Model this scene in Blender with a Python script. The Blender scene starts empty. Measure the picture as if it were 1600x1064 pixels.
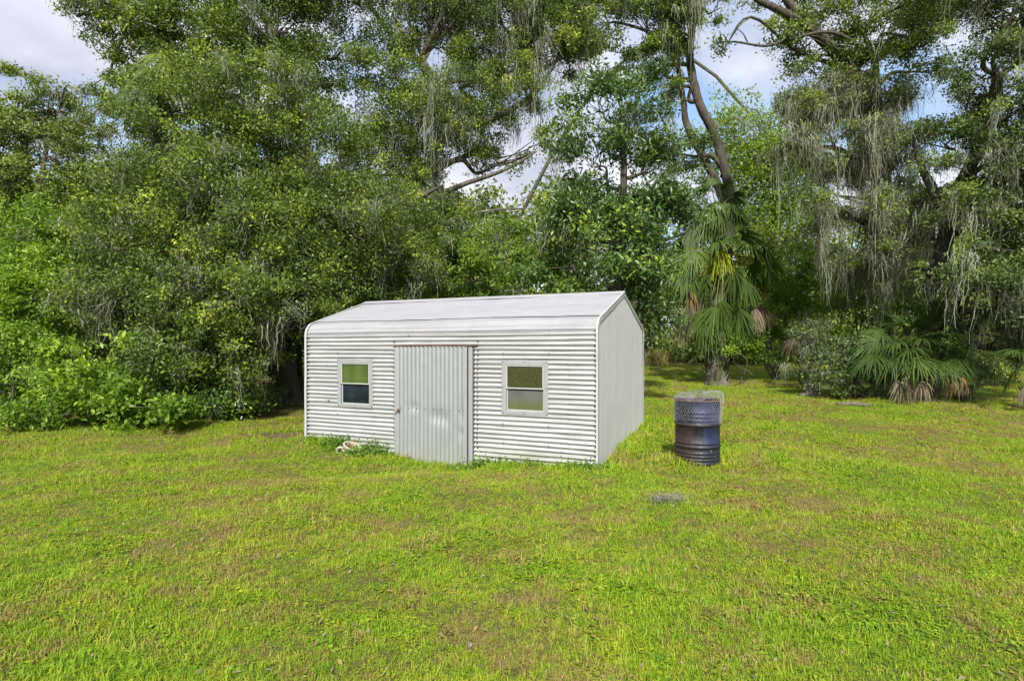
import bpy, math, random
import numpy as np
from mathutils import Vector

S = bpy.context.scene
COL = S.collection
PI = math.pi
F, YH, CAMH = 880.0, 544.0, 1.57          # focal length in photo pixels, horizon row, eye height

# ------------------------------------------------------------------ camera, sky, sun, exposure
cam = bpy.data.cameras.new('camera'); cam_o = bpy.data.objects.new('camera', cam); COL.objects.link(cam_o)
cam_o.location = (0, 0, CAMH); cam_o.rotation_euler = (math.radians(90), 0, 0)
cam.sensor_width = 36; cam.lens = 36 * F / 1600
cam.shift_y = (YH - 532) / 1600.0
cam.clip_start = .05; cam.clip_end = 3000
S.camera = cam_o

SUN_EL, SUN_AZ = 41, 184          # azimuth: compass style, 0 = +Y, clockwise; 180 = behind the camera
W = bpy.data.worlds.new('World'); S.world = W; W.use_nodes = True
nt = W.node_tree; nt.nodes.clear()
def wn(t, **k):
    n = nt.nodes.new(t)
    for a, b in k.items(): setattr(n, a, b)
    return n
out = wn('ShaderNodeOutputWorld'); bg = wn('ShaderNodeBackground'); bg.inputs[1].default_value = .13
sky = wn('ShaderNodeTexSky', sky_type='NISHITA'); sky.sun_disc = False
sky.sun_elevation = math.radians(SUN_EL); sky.sun_rotation = math.radians(SUN_AZ)
sky.air_density = 1.2; sky.dust_density = 1.5; sky.ozone_density = 2
tc = wn('ShaderNodeTexCoord')
sep = wn('ShaderNodeSeparateXYZ'); nt.links.new(tc.outputs['Generated'], sep.inputs[0])
# project the view direction on a cloud layer
den = wn('ShaderNodeMath', operation='MAXIMUM'); nt.links.new(sep.outputs[2], den.inputs[0]); den.inputs[1].default_value = .0
den2 = wn('ShaderNodeMath', operation='ADD'); nt.links.new(den.outputs[0], den2.inputs[0]); den2.inputs[1].default_value = .18
dv = wn('ShaderNodeVectorMath', operation='DIVIDE'); nt.links.new(tc.outputs['Generated'], dv.inputs[0])
cmb = wn('ShaderNodeCombineXYZ')
for i in range(3): nt.links.new(den2.outputs[0], cmb.inputs[i])
nt.links.new(cmb.outputs[0], dv.inputs[1])
mp = wn('ShaderNodeMapping'); nt.links.new(dv.outputs[0], mp.inputs[0])
mp.inputs['Location'].default_value = (3.1, 1.7, .4); mp.inputs['Scale'].default_value = (1.0, 1.0, .3)
n1 = wn('ShaderNodeTexNoise'); n1.inputs['Scale'].default_value = 1.25; n1.inputs['Detail'].default_value = 9; n1.inputs['Roughness'].default_value = .55
n1.inputs['Distortion'].default_value = .25
nt.links.new(mp.outputs[0], n1.inputs['Vector'])
r1 = wn('ShaderNodeValToRGB'); r1.color_ramp.elements[0].position = .37; r1.color_ramp.elements[1].position = .52
nt.links.new(n1.outputs[0], r1.inputs[0])
n2 = wn('ShaderNodeTexNoise'); n2.inputs['Scale'].default_value = 1.9; n2.inputs['Detail'].default_value = 7
mp2 = wn('ShaderNodeMapping'); mp2.inputs['Location'].default_value = (7.3, 2.2, 5); nt.links.new(dv.outputs[0], mp2.inputs[0]); nt.links.new(mp2.outputs[0], n2.inputs['Vector'])
r2 = wn('ShaderNodeValToRGB'); r2.color_ramp.elements[0].position = .35; r2.color_ramp.elements[1].position = .62
r2.color_ramp.elements[0].color = (2.35, 2.5, 3.15, 1); r2.color_ramp.elements[1].color = (4.5, 4.55, 4.9, 1)
nt.links.new(n2.outputs[0], r2.inputs[0])
mx = wn('ShaderNodeMix', data_type='RGBA'); nt.links.new(r1.outputs[0], mx.inputs['Factor'])
nt.links.new(sky.outputs[0], mx.inputs[6]); nt.links.new(r2.outputs[0], mx.inputs[7])
nt.links.new(mx.outputs[2], bg.inputs[0]); nt.links.new(bg.outputs[0], out.inputs[0])

sl = bpy.data.lights.new('sun', 'SUN'); sl.energy = 4.6; sl.angle = math.radians(2.5); sl.color = (1, .95, .86)
so = bpy.data.objects.new('sun', sl); COL.objects.link(so); so.location = (0, -5, 30)
az, el = math.radians(SUN_AZ), math.radians(SUN_EL)
sd = Vector((math.sin(az) * math.cos(el), math.cos(az) * math.cos(el), math.sin(el)))
so.rotation_euler = sd.to_track_quat('Z', 'Y').to_euler()

S.view_settings.view_transform = 'Standard'; S.view_settings.look = 'None'
S.view_settings.gamma = 1; S.view_settings.use_curve_mapping = False
S.view_settings.exposure = .86
S.render.engine = 'CYCLES'
S.cycles.max_bounces = 8; S.cycles.transparent_max_bounces = 8

# ------------------------------------------------------------------ helpers
rng = np.random.default_rng(11)
random.seed(5)

def ground_z(x, y):
    x = np.asarray(x, float); y = np.asarray(y, float)
    t = np.clip((y - 9.0) / 26.0, 0, 1)
    z = .85 * t ** .7
    z = z + .025 * np.sin(x * 1.3 + 2) * np.sin(y * 1.1) + .014 * np.sin(x * 3.1 + y * 1.7) + .012 * np.sin(y * 4.3 - x * 2.2)
    dd = np.clip(1 - np.hypot(x - 0, y - 9) / 4.5, 0, 1)
    z = z - .19 * np.exp(-((x + 1.45) / 1.45) ** 2 - ((y - 8.1) / 1.0) ** 2) - .03 * np.exp(-((x - .6) / 1.5) ** 2 - ((y - 7.5) / 1.2) ** 2)
    return z - .02 * dd
def gz(x, y): return float(ground_z(x, y))

def P(px, py, d):      # a point d metres in front of the house side where the picture was taken
    return np.array([(px - 800) * d / F, d, CAMH - (py - YH) * d / F])

def tag(o, label=None, cat=None, group=None, kind=None):
    if label: o['label'] = label
    if cat: o['category'] = cat
    if group: o['group'] = group
    if kind: o['kind'] = kind
    return o
def empty(name, loc, rz=0):
    o = bpy.data.objects.new(name, None); COL.objects.link(o); o.location = loc; o.rotation_euler = (0, 0, rz)
    o.empty_display_size = .3
    return o

class MB:
    """collects vertices and faces, builds ONE mesh"""
    def __init__(s): s.v = []; s.f = []; s.n = 0; s.tint = []
    def add(s, v, f, tint=None):
        v = np.asarray(v, float).reshape(-1, 3)
        s.v.append(v); s.f += [tuple(int(i) + s.n for i in q) for q in f]; s.n += len(v)
        s.tint.append(np.full(len(v), .5 if tint is None else tint))
    def box(s, x0, x1, y0, y1, z0, z1, tint=None):
        v = [(x0,y0,z0),(x1,y0,z0),(x1,y1,z0),(x0,y1,z0),(x0,y0,z1),(x1,y0,z1),(x1,y1,z1),(x0,y1,z1)]
        s.add(v, [(0,3,2,1),(4,5,6,7),(0,1,5,4),(1,2,6,5),(2,3,7,6),(3,0,4,7)], tint)
    def tube(s, pts, rad, n=6, cap=True, tint=None, rough=0):
        pts = np.asarray(pts, float); k = len(pts)
        rad = np.broadcast_to(np.asarray(rad, float), (k,))
        tg = np.gradient(pts, axis=0); tg /= np.linalg.norm(tg, axis=1)[:, None] + 1e-9
        ref = np.array([0, 0, 1.]) if abs(tg[:, 2]).mean() < .8 else np.array([1., .1, 0])
        a = np.cross(tg, ref); a /= np.linalg.norm(a, axis=1)[:, None] + 1e-9
        b = np.cross(tg, a)
        th = np.arange(n) * 2 * PI / n
        r = rad[:, None] * (1 + (rough * rng.normal(size=(k, n)) if rough else 0))
        V = pts[:, None, :] + r[..., None] * (np.cos(th)[None, :, None] * a[:, None, :] + np.sin(th)[None, :, None] * b[:, None, :])
        f = []
        for i in range(k - 1):
            for j in range(n):
                j2 = (j + 1) % n
                f.append((i*n+j, i*n+j2, (i+1)*n+j2, (i+1)*n+j))
        if cap: f.append(tuple(range(n - 1, -1, -1))); f.append(tuple((k-1)*n + j for j in range(n)))
        s.add(V.reshape(-1, 3), f, tint)
    def lathe(s, prof, n=32, c=(0, 0, 0), tint=None):
        V = []; m = len(prof)
        for i in range(n):
            t = 2 * PI * i / n
            for r, z in prof: V.append((c[0] + r*math.cos(t), c[1] + r*math.sin(t), c[2] + z))
        f = [(i*m+j, ((i+1) % n)*m+j, ((i+1) % n)*m+j+1, i*m+j+1) for i in range(n) for j in range(m-1)]
        s.add(V, f, tint)
    def build(s, name, mat, parent=None, smooth=False, loc=None):
        me = bpy.data.meshes.new(name)
        v = np.concatenate(s.v)
        me.from_pydata(v.tolist(), [], s.f)
        me.materials.append(mat)
        at = me.attributes.new('tint', 'FLOAT', 'POINT'); at.data.foreach_set('value', np.concatenate(s.tint).astype(np.float32))
        if smooth: me.polygons.foreach_set('use_smooth', [True] * len(me.polygons))
        me.update()
        o = bpy.data.objects.new(name, me); COL.objects.link(o)
        if parent: o.parent = parent
        if loc is not None: o.location = loc
        return o

def raw_mesh(name, V, faces_n, idx, mat, tint=None, smooth=False, parent=None):
    """V (n,3); all faces have faces_n corners; idx flat"""
    me = bpy.data.meshes.new(name)
    nf = len(idx) // faces_n
    me.vertices.add(len(V)); me.vertices.foreach_set('co', np.asarray(V, np.float32).ravel())
    me.loops.add(len(idx)); me.loops.foreach_set('vertex_index', np.asarray(idx, np.int32))
    me.polygons.add(nf); me.polygons.foreach_set('loop_start', np.arange(nf, dtype=np.int32) * faces_n)
    if smooth: me.polygons.foreach_set('use_smooth', np.ones(nf, bool))
    if tint is not None:
        at = me.attributes.new('tint', 'FLOAT', 'POINT'); at.data.foreach_set('value', np.asarray(tint, np.float32))
    me.materials.append(mat)
    me.update(calc_edges=True)
    o = bpy.data.objects.new(name, me); COL.objects.link(o)
    if parent: o.parent = parent
    return o

# ------------------------------------------------------------------ materials
def newmat(name):
    m = bpy.data.materials.new(name); m.use_nodes = True; t = m.node_tree; t.nodes.clear()
    o = t.nodes.new('ShaderNodeOutputMaterial')
    return m, t, o
def N(t, ty, **k):
    n = t.nodes.new(ty)
    for a, b in k.items():
        if a.startswith('i_'):
            key = a[2:].replace('_', ' ')
            n.inputs[key].default_value = b
        else: setattr(n, a, b)
    return n
def ramp(t, src, stops, interp='LINEAR'):
    r = t.nodes.new('ShaderNodeValToRGB'); r.color_ramp.interpolation = interp
    e = r.color_ramp.elements
    while len(e) > 1: e.remove(e[0])
    e[0].position = stops[0][0]; e[0].color = (*stops[0][1], 1)
    for p, c in stops[1:]:
        q = e.new(p); q.color = (*c, 1)
    t.links.new(src, r.inputs[0]); return r.outputs[0]
def g3(v): return (v, v, v)
def noise(t, scale, detail=4, coord='Object', rough=.5, vec=None, dist=0):
    n = N(t, 'ShaderNodeTexNoise'); n.inputs['Scale'].default_value = scale; n.inputs['Detail'].default_value = detail
    n.inputs['Roughness'].default_value = rough; n.inputs['Distortion'].default_value = dist
    if vec is None:
        if coord == 'Position': vec = N(t, 'ShaderNodeNewGeometry').outputs['Position']
        else: vec = N(t, 'ShaderNodeTexCoord').outputs[coord]
    t.links.new(vec, n.inputs['Vector']); return n.outputs[0]
def mixc(t, fac, a, b, blend='MIX'):
    m = N(t, 'ShaderNodeMix', data_type='RGBA', blend_type=blend)
    if isinstance(fac, (int, float)): m.inputs['Factor'].default_value = fac
    else: t.links.new(fac, m.inputs['Factor'])
    for s, i in ((a, 6), (b, 7)):
        if isinstance(s, tuple): m.inputs[i].default_value = (*s, 1)
        else: t.links.new(s, m.inputs[i])
    return m.outputs[2]
def math_(t, op, a, b=None):
    m = N(t, 'ShaderNodeMath', operation=op)
    for s, i in ((a, 0), (b, 1)):
        if s is None: continue
        if isinstance(s, (int, float)): m.inputs[i].default_value = s
        else: t.links.new(s, m.inputs[i])
    return m.outputs[0]
def scaled(t, coord, sc, loc=(0, 0, 0)):
    src = N(t, 'ShaderNodeNewGeometry').outputs['Position'] if coord == 'Position' else N(t, 'ShaderNodeTexCoord').outputs[coord]
    m = N(t, 'ShaderNodeMapping'); m.inputs['Scale'].default_value = sc; m.inputs['Location'].default_value = loc
    t.links.new(src, m.inputs[0]); return m.outputs[0]

def leaf_mat(name, stops, trans=.35, rough=.45, spec=.35):
    m, t, o = newmat(name)
    a = N(t, 'ShaderNodeAttribute', attribute_name='tint')
    c = ramp(t, a.outputs['Fac'], stops)
    p = N(t, 'ShaderNodeBsdfPrincipled'); t.links.new(c, p.inputs['Base Color'])
    p.inputs['Roughness'].default_value = rough; p.inputs['Specular IOR Level'].default_value = spec
    tr = N(t, 'ShaderNodeBsdfTranslucent')
    tcx = mixc(t, .5, c, mixc(t, 1.0, c, (1.5, 1.7, .5), 'MULTIPLY'))
    t.links.new(tcx, tr.inputs[0])
    mx = N(t, 'ShaderNodeMixShader'); mx.inputs[0].default_value = trans
    t.links.new(p.outputs[0], mx.inputs[1]); t.links.new(tr.outputs[0], mx.inputs[2]); t.links.new(mx.outputs[0], o.inputs[0])
    return m
def simple(name, col, rough=.6, spec=.4, nscale=8, var=.25, bump=.0, metal=0, coord='Object'):
    m, t, o = newmat(name)
    n = noise(t, nscale, 6, coord)
    lo = tuple(c * (1 - var) for c in col); hi = tuple(min(1, c * (1 + var)) for c in col)
    c = ramp(t, n, [(.3, lo), (.7, hi)])
    p = N(t, 'ShaderNodeBsdfPrincipled'); t.links.new(c, p.inputs['Base Color'])
    p.inputs['Roughness'].default_value = rough; p.inputs['Specular IOR Level'].default_value = spec; p.inputs['Metallic'].default_value = metal
    if bump:
        b = N(t, 'ShaderNodeBump'); b.inputs['Strength'].default_value = bump; b.inputs['Distance'].default_value = .01
        t.links.new(noise(t, nscale * 4, 5, coord), b.inputs['Height']); t.links.new(b.outputs[0], p.inputs['Normal'])
    t.links.new(p.outputs[0], o.inputs[0]); return m

M = {}
M['oak'] = leaf_mat('oak_leaves', [(0, (0.052, 0.086, 0.024)), (.35, (0.095, 0.149, 0.027)), (.65, (0.199, 0.259, 0.032)), (.85, (0.338, 0.422, 0.043)), (1, (0.448, 0.460, 0.059))])
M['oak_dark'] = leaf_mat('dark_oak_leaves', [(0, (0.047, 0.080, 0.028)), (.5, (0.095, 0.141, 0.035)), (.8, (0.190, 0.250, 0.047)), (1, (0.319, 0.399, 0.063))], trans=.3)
M['broad'] = leaf_mat('broad_leaves', [(0, (0.039, 0.077, 0.025)), (.5, (0.080, 0.147, 0.030)), (.8, (0.178, 0.263, 0.036)), (1, (0.354, 0.445, 0.055))], trans=.28, rough=.36, spec=.5)
M['bright'] = leaf_mat('bright_leaves', [(0, (0.068, 0.130, 0.017)), (.5, (0.135, 0.238, 0.024)), (1, (0.297, 0.410, 0.041))], trans=.42)
M['yellow'] = leaf_mat('young_leaves', [(0, (0.068, 0.136, 0.017)), (.4, (0.162, 0.246, 0.025)), (1, (0.414, 0.460, 0.062))], trans=.42)
M['olive'] = leaf_mat('olive_leaves', [(0, (0.062, 0.087, 0.025)), (.5, (0.143, 0.193, 0.036)), (1, (0.282, 0.353, 0.060))], trans=.35)
M['palm'] = leaf_mat('palm_leaf', [(0, (0.034, 0.069, 0.016)), (.5, (0.066, 0.113, 0.021)), (.8, (0.161, 0.202, 0.032)), (1, (0.359, 0.275, 0.053))], trans=.3, rough=.58, spec=.25)
M['deadpalm'] = leaf_mat('dead_palm_leaf', [(0, (.07, .058, .042)), (.5, (.15, .125, .085)), (.8, (.27, .225, .155)), (1, (.26, .14, .05))], trans=.15, rough=.8, spec=.1)
M['moss'] = leaf_mat('spanish_moss', [(0, (.12, .125, .09)), (.5, (.22, .228, .17)), (1, (.36, .37, .30))], trans=.3, rough=.95, spec=.05)
M['fern'] = leaf_mat('fern', [(0, (.20, .26, .02)), (1, (.46, .50, .04))], trans=.4)
M['straw'] = leaf_mat('straw_blades', [(0, (.16, .19, .04)), (1, (.40, .34, .12))], trans=.3)
M['weed'] = leaf_mat('weed_leaves', [(0, (.05, .11, .016)), (.5, (.10, .20, .02)), (1, (.26, .36, .04))], trans=.4)

def bark(name, c0, c1, green=.0):
    m, t, o = newmat(name)
    v = scaled(t, 'Position', (1, 1, .25))
    n = noise(t, 14, 8, vec=v, rough=.65)
    big = noise(t, 1.6, 4, 'Position')
    c = ramp(t, n, [(.3, c0), (.7, c1)])
    c = mixc(t, ramp(t, big, [(.5, g3(0)), (.7, g3(.22 if 'dark' in name else .6))]), c, (.22, .23, .19))
    if green: c = mixc(t, ramp(t, noise(t, 2.3, 3, 'Position'), [(.45, g3(0)), (.6, g3(green))]), c, (.07, .10, .03))
    p = N(t, 'ShaderNodeBsdfPrincipled', i_Roughness=.9); p.inputs['Specular IOR Level'].default_value = .15
    t.links.new(c, p.inputs['Base Color'])
    b = N(t, 'ShaderNodeBump'); b.inputs['Strength'].default_value = .9; b.inputs['Distance'].default_value = .04
    t.links.new(n, b.inputs['Height']); t.links.new(b.outputs[0], p.inputs['Normal'])
    t.links.new(p.outputs[0], o.inputs[0]); return m
M['bark'] = bark('oak_bark', (.05, .042, .034), (.17, .15, .125))
M['bark_pale'] = bark('pale_oak_bark', (.14, .125, .11), (.33, .31, .28))
M['bark_dark'] = bark('dark_oak_bark', (.032, .026, .024), (.11, .092, .085), .4)
M['bark_palm'] = bark('palm_bark', (.028, .024, .018), (.11, .095, .075), .6)

# painted, weathered galvanised sheet
def sheet_mat(name, base, stain, grime=.35, rough=.42, metal=.25, streak=(30, 30, 1.2), low=.0):
    m, t, o = newmat(name)
    n = noise(t, 1, 7, vec=scaled(t, 'Object', streak), rough=.6)
    n2 = noise(t, 2.6, 6, 'Object', .6)
    c = mixc(t, ramp(t, n, [(.38, g3(0)), (.75, g3(grime))]), base, stain)
    c = mixc(t, ramp(t, n2, [(.5, g3(0)), (.75, g3(grime * .8))]), c, tuple(x * .62 for x in base))
    if low:
        s = N(t, 'ShaderNodeSeparateXYZ'); t.links.new(N(t, 'ShaderNodeTexCoord').outputs['Object'], s.inputs[0])
        zz = math_(t, 'ADD', s.outputs[2], math_(t, 'MULTIPLY', n2, .45))
        c = mixc(t, ramp(t, zz, [(.18, g3(low)), (.42, g3(0))]), c, (.30, .31, .20))
    sp = noise(t, 90, 2, 'Object')
    c = mixc(t, ramp(t, sp, [(.70, g3(0)), (.76, g3(.5))]), c, (.25, .2, .15))
    p = N(t, 'ShaderNodeBsdfPrincipled'); p.inputs['Metallic'].default_value = metal
    t.links.new(c, p.inputs['Base Color'])
    t.links.new(ramp(t, n2, [(.3, g3(rough - .08)), (.7, g3(rough + .16))]), p.inputs['Roughness'])
    b = N(t, 'ShaderNodeBump'); b.inputs['Strength'].default_value = .35; b.inputs['Distance'].default_value = .012
    t.links.new(noise(t, 5, 4, 'Object'), b.inputs['Height']); t.links.new(b.outputs[0], p.inputs['Normal'])
    t.links.new(p.outputs[0], o.inputs[0]); return m
M['wall'] = sheet_mat('white_corrugated_metal', (.46, .47, .485), (.19, .185, .155), .75, .40, .35, streak=(.8, 30, 26), low=.5)
M['roof'] = sheet_mat('roof_metal', (.30, .30, .325), (.21, .21, .22), .6, .55, .0, streak=(1.2, 8, 8))
M['eave'] = sheet_mat('roof_metal_sun_offset', (.27, .27, .29), (.18, .18, .185), .6, .6, .0, streak=(1.2, 8, 8))  # roof colour darkened to offset the sun's brightness on the lower sheets
M['door'] = sheet_mat('galvanised_door_metal', (.27, .29, .305), (.36, .37, .37), .5, .42, .4, low=.25)
M['side'] = sheet_mat('grey_white_side_metal', (.46, .465, .455), (.30, .295, .27), .45, .6, .0, streak=(26, 26, .5), low=.35)
M['trim'] = sheet_mat('white_trim', (.38, .385, .385), (.24, .235, .215), .35, .5, .0)
M['alu'] = sheet_mat('window_aluminium', (.33, .345, .35), (.21, .21, .20), .4, .4, .35)
M['black'] = simple('black_rubber', (.015, .015, .016), .7, .3)
M['rust'] = simple('rusty_iron', (.12, .07, .045), .8, .2, 30, .5, .3)
M['interior'] = simple('dark_interior', (.03, .03, .028), .9, .1)
M['dust'] = simple('block_cement', (.34, .31, .26), .9, .15, 14, .25, .4)
M['basin'] = simple('off_white_ceramic', (.36, .32, .26), .6, .3, 9, .22, .2)
M['basin_in'] = simple('soil_brown', (.15, .10, .065), .9, .1, 20, .4, .4)
def pane(name, c0, c1, ns=3, rough=.22, spec=.5, z0=None):
    m, t, o = newmat(name)
    n = noise(t, ns, 5, 'Object')
    c = ramp(t, n, [(.35, c0), (.68, c1)])
    if z0:
        s = N(t, 'ShaderNodeSeparateXYZ'); t.links.new(N(t, 'ShaderNodeTexCoord').outputs['Generated'], s.inputs[0])
        c = mixc(t, ramp(t, math_(t, 'ADD', s.outputs[2], math_(t, 'MULTIPLY', n, .3)), [(.3, g3(.8)), (.8, g3(0))]), c, z0)
    p = N(t, 'ShaderNodeBsdfPrincipled', i_Roughness=rough); p.inputs['Specular IOR Level'].default_value = spec
    t.links.new(c, p.inputs['Base Color']); t.links.new(p.outputs[0], o.inputs[0]); return m
M['pane_green'] = pane('green_backed_glass', (.035, .058, .010), (.07, .10, .022), 5, .35, .4)
M['pane_dark'] = pane('dark_blue_glass', (.005, .009, .010), (.014, .022, .034), 6, .3, .25)
M['pane_olive'] = pane('olive_glass_painted_reflection', (.012, .014, .005), (.06, .065, .016), 55, .4, .3)  # mottled reflection painted into the pane's colour
M['pane_grey'] = pane('dusty_insect_screen', (.065, .07, .06), (.095, .10, .09), 4, .6, .25, (.075, .085, .022))
M['wire'] = simple('galvanised_wire', (.26, .27, .33), .5, .3, 20, .2, metal=.3)

# drum: dark navy and black enamel with a rusty left side and scuffs
def drum_mat():
    m, t, o = newmat('drum_enamel')
    at = N(t, 'ShaderNodeTexCoord').outputs['Object']
    s = N(t, 'ShaderNodeSeparateXYZ'); t.links.new(at, s.inputs[0])
    ang = math_(t, 'ARCTAN2', s.outputs[0], math_(t, 'MULTIPLY', s.outputs[1], -1.0))     # 0 facing the camera, + to the right
    nb = noise(t, 6, 6, 'Object', .6); nf = noise(t, 24, 5, 'Object', .6)
    c = mixc(t, ramp(t, nb, [(.4, g3(0)), (.65, g3(1))]), (.006, .007, .011), (.012, .013, .022))
    # blue label panel
    def band(src, a, b, w=.02):
        lo = math_(t, 'SMOOTH_MIN', src, 9); 
        r = ramp(t, math_(t, 'MULTIPLY', math_(t, 'ADD', src, 4), .125), [((a+4)*.125-w*.125, g3(0)), ((a+4)*.125, g3(1)), ((b+4)*.125, g3(1)), ((b+4)*.125+w*.125, g3(0))])
        return r
    ang = math_(t, 'ADD', ang, math_(t, 'MULTIPLY', math_(t, 'SUBTRACT', nf, .5), .55))
    pan = math_(t, 'MULTIPLY', band(ang, -.05, .95), band(s.outputs[2], .32, .54))
    c = mixc(t, pan, c, mixc(t, nb, (.006, .011, .034), (.012, .021, .060)))
    up = math_(t, 'MULTIPLY', band(ang, -.3, .8, .2), band(s.outputs[2], .62, .88))
    c = mixc(t, math_(t, 'MULTIPLY', up, .7), c, (.02, .024, .075))
    rust = math_(t, 'MULTIPLY', band(ang, -2.6, -.55, .12), band(s.outputs[2], .05, .56, .05))
    c = mixc(t, math_(t, 'MULTIPLY', rust, ramp(t, nf, [(.3, g3(.5)), (.6, g3(1))])), c, mixc(t, nf, (.016, .010, .011), (.042, .020, .019)))
    # scuffed worn white marks
    sc = ramp(t, noise(t, 22, 4, 'Object', .7, dist=1.5), [(.66, g3(0)), (.69, g3(.7))])
    c = mixc(t, math_(t, 'MULTIPLY', sc, band(ang, -.9, 1.1)), c, (.32, .34, .4))
    p = N(t, 'ShaderNodeBsdfPrincipled'); t.links.new(c, p.inputs['Base Color'])
    t.links.new(ramp(t, nf, [(.3, g3(.36)), (.7, g3(.8))]), p.inputs['Roughness'])
    b = N(t, 'ShaderNodeBump'); b.inputs['Strength'].default_value = .4; b.inputs['Distance'].default_value = .01
    t.links.new(nb, b.inputs['Height']); t.links.new(b.outputs[0], p.inputs['Normal'])
    t.links.new(p.outputs[0], o.inputs[0]); return m
M['drum'] = drum_mat()

# lawn colours shared by the soil sheet and the blades: world-space patches of green, yellow and dry
def lawn_patch(t):
    a = noise(t, .55, 6, 'Position', .62); b = noise(t, 2.2, 5, 'Position', .6); c = noise(t, 7.5, 3, 'Position')
    return a, b, c
def ground_mat():
    m, t, o = newmat('lawn_soil')
    a, b, c3 = lawn_patch(t)
    f = noise(t, 45, 6, 'Position', .7)
    soil = ramp(t, f, [(.3, (.045, .055, .014)), (.5, (.105, .11, .026)), (.7, (.22, .18, .065))])
    dry = ramp(t, f, [(.3, (.13, .09, .04)), (.7, (.28, .22, .10))])
    col = mixc(t, ramp(t, math_(t, 'ADD', math_(t, 'MULTIPLY', a, .5), math_(t, 'MULTIPLY', b, .5)), [(.52, g3(0)), (.66, g3(.7))]), soil, dry)
    # bare brown earth under the oak left of the shed, and leaf litter below the right hand trees
    s = N(t, 'ShaderNodeSeparateXYZ'); t.links.new(N(t, 'ShaderNodeNewGeometry').outputs['Position'], s.inputs[0])
    def spot(x, y, rx, ry):
        dx = math_(t, 'DIVIDE', math_(t, 'SUBTRACT', s.outputs[0], x), rx); dy = math_(t, 'DIVIDE', math_(t, 'SUBTRACT', s.outputs[1], y), ry)
        r = math_(t, 'ADD', math_(t, 'MULTIPLY', dx, dx), math_(t, 'MULTIPLY', dy, dy))
        r = math_(t, 'ADD', r, math_(t, 'MULTIPLY', math_(t, 'SUBTRACT', b, .5), 2.0))
        return ramp(t, r, [(.6, g3(1)), (1.0, g3(0))])
    col = mixc(t, spot(-4.15, 9.75, .75, .35), col, mixc(t, f, (.05, .034, .02), (.17, .12, .07)))
    col = mixc(t, spot(9, 19, 3.5, 2.2), col, mixc(t, f, (.07, .045, .03), (.26, .17, .12)))
    p = N(t, 'ShaderNodeBsdfPrincipled', i_Roughness=.95); p.inputs['Specular IOR Level'].default_value = .1
    t.links.new(col, p.inputs['Base Color'])
    bu = N(t, 'ShaderNodeBump'); bu.inputs['Strength'].default_value = .8; bu.inputs['Distance'].default_value = .04
    t.links.new(f, bu.inputs['Height']); t.links.new(bu.outputs[0], p.inputs['Normal'])
    t.links.new(p.outputs[0], o.inputs[0]); return m
def blade_mat():
    m, t, o = newmat('grass_blades')
    a, b, c3 = lawn_patch(t)
    rnd = N(t, 'ShaderNodeObjectInfo').outputs['Random']
    tint = N(t, 'ShaderNodeAttribute', attribute_name='tint').outputs['Fac']
    green = ramp(t, tint, [(0, (.085, .19, .012)), (.5, (.205, .35, .018)), (1, (.34, .48, .035))])
    yell = ramp(t, tint, [(0, (.19, .25, .015)), (.6, (.39, .44, .03)), (1, (.53, .53, .08))])
    dry = ramp(t, tint, [(0, (.18, .13, .045)), (.6, (.34, .25, .10)), (1, (.48, .38, .18))])
    k = math_(t, 'ADD', math_(t, 'MULTIPLY', a, .55), math_(t, 'MULTIPLY', c3, .35))
    k = math_(t, 'ADD', k, math_(t, 'MULTIPLY', rnd, .22))
    col = mixc(t, ramp(t, k, [(.47, g3(0)), (.64, g3(1))]), green, yell)
    k2 = math_(t, 'ADD', math_(t, 'ADD', math_(t, 'MULTIPLY', a, .5), math_(t, 'MULTIPLY', b, .5)), math_(t, 'MULTIPLY', rnd, .16))
    col = mixc(t, ramp(t, k2, [(.59, g3(0)), (.68, g3(.85))]), col, dry)
    p = N(t, 'ShaderNodeBsdfPrincipled', i_Roughness=.55); p.inputs['Specular IOR Level'].default_value = .25
    t.links.new(col, p.inputs['Base Color'])
    tr = N(t, 'ShaderNodeBsdfTranslucent'); t.links.new(col, tr.inputs[0])
    mx = N(t, 'ShaderNodeMixShader'); mx.inputs[0].default_value = .4
    t.links.new(p.outputs[0], mx.inputs[1]); t.links.new(tr.outputs[0], mx.inputs[2]); t.links.new(mx.outputs[0], o.inputs[0])
    return m
M['ground'] = ground_mat(); M['blade'] = blade_mat()

# ------------------------------------------------------------------ ground, one sheet out to the horizon
def axis(lo, hi, step, far):
    a = np.arange(lo, hi + 1e-6, step); ext = []
    s, x = step, hi
    while x < far: s *= 1.5; x += s; ext.append(x)
    s, x = step, lo; ex2 = []
    while x > -far: s *= 1.5; x -= s; ex2.append(x)
    return np.array(ex2[::-1] + a.tolist() + ext)
gx = axis(-16, 16, .16, 1500); gy = axis(0, 30, .16, 1500)
X, Y = np.meshgrid(gx, gy); Z = ground_z(X, Y)
near = (np.abs(X) < 16) & (Y > 0) & (Y < 30)
Z = Z + np.where(near, rng.normal(size=X.shape) * .006, 0)
V = np.stack([X, Y, Z], -1).reshape(-1, 3); nx = len(gx)
I, J = np.meshgrid(np.arange(len(gy) - 1), np.arange(nx - 1), indexing='ij')
q = (I * nx + J).ravel(); idx = np.stack([q, q + 1, q + nx + 1, q + nx], 1).ravel()
tag(raw_mesh('ground', V, 4, idx, M['ground'], smooth=True), kind='structure')

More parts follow.
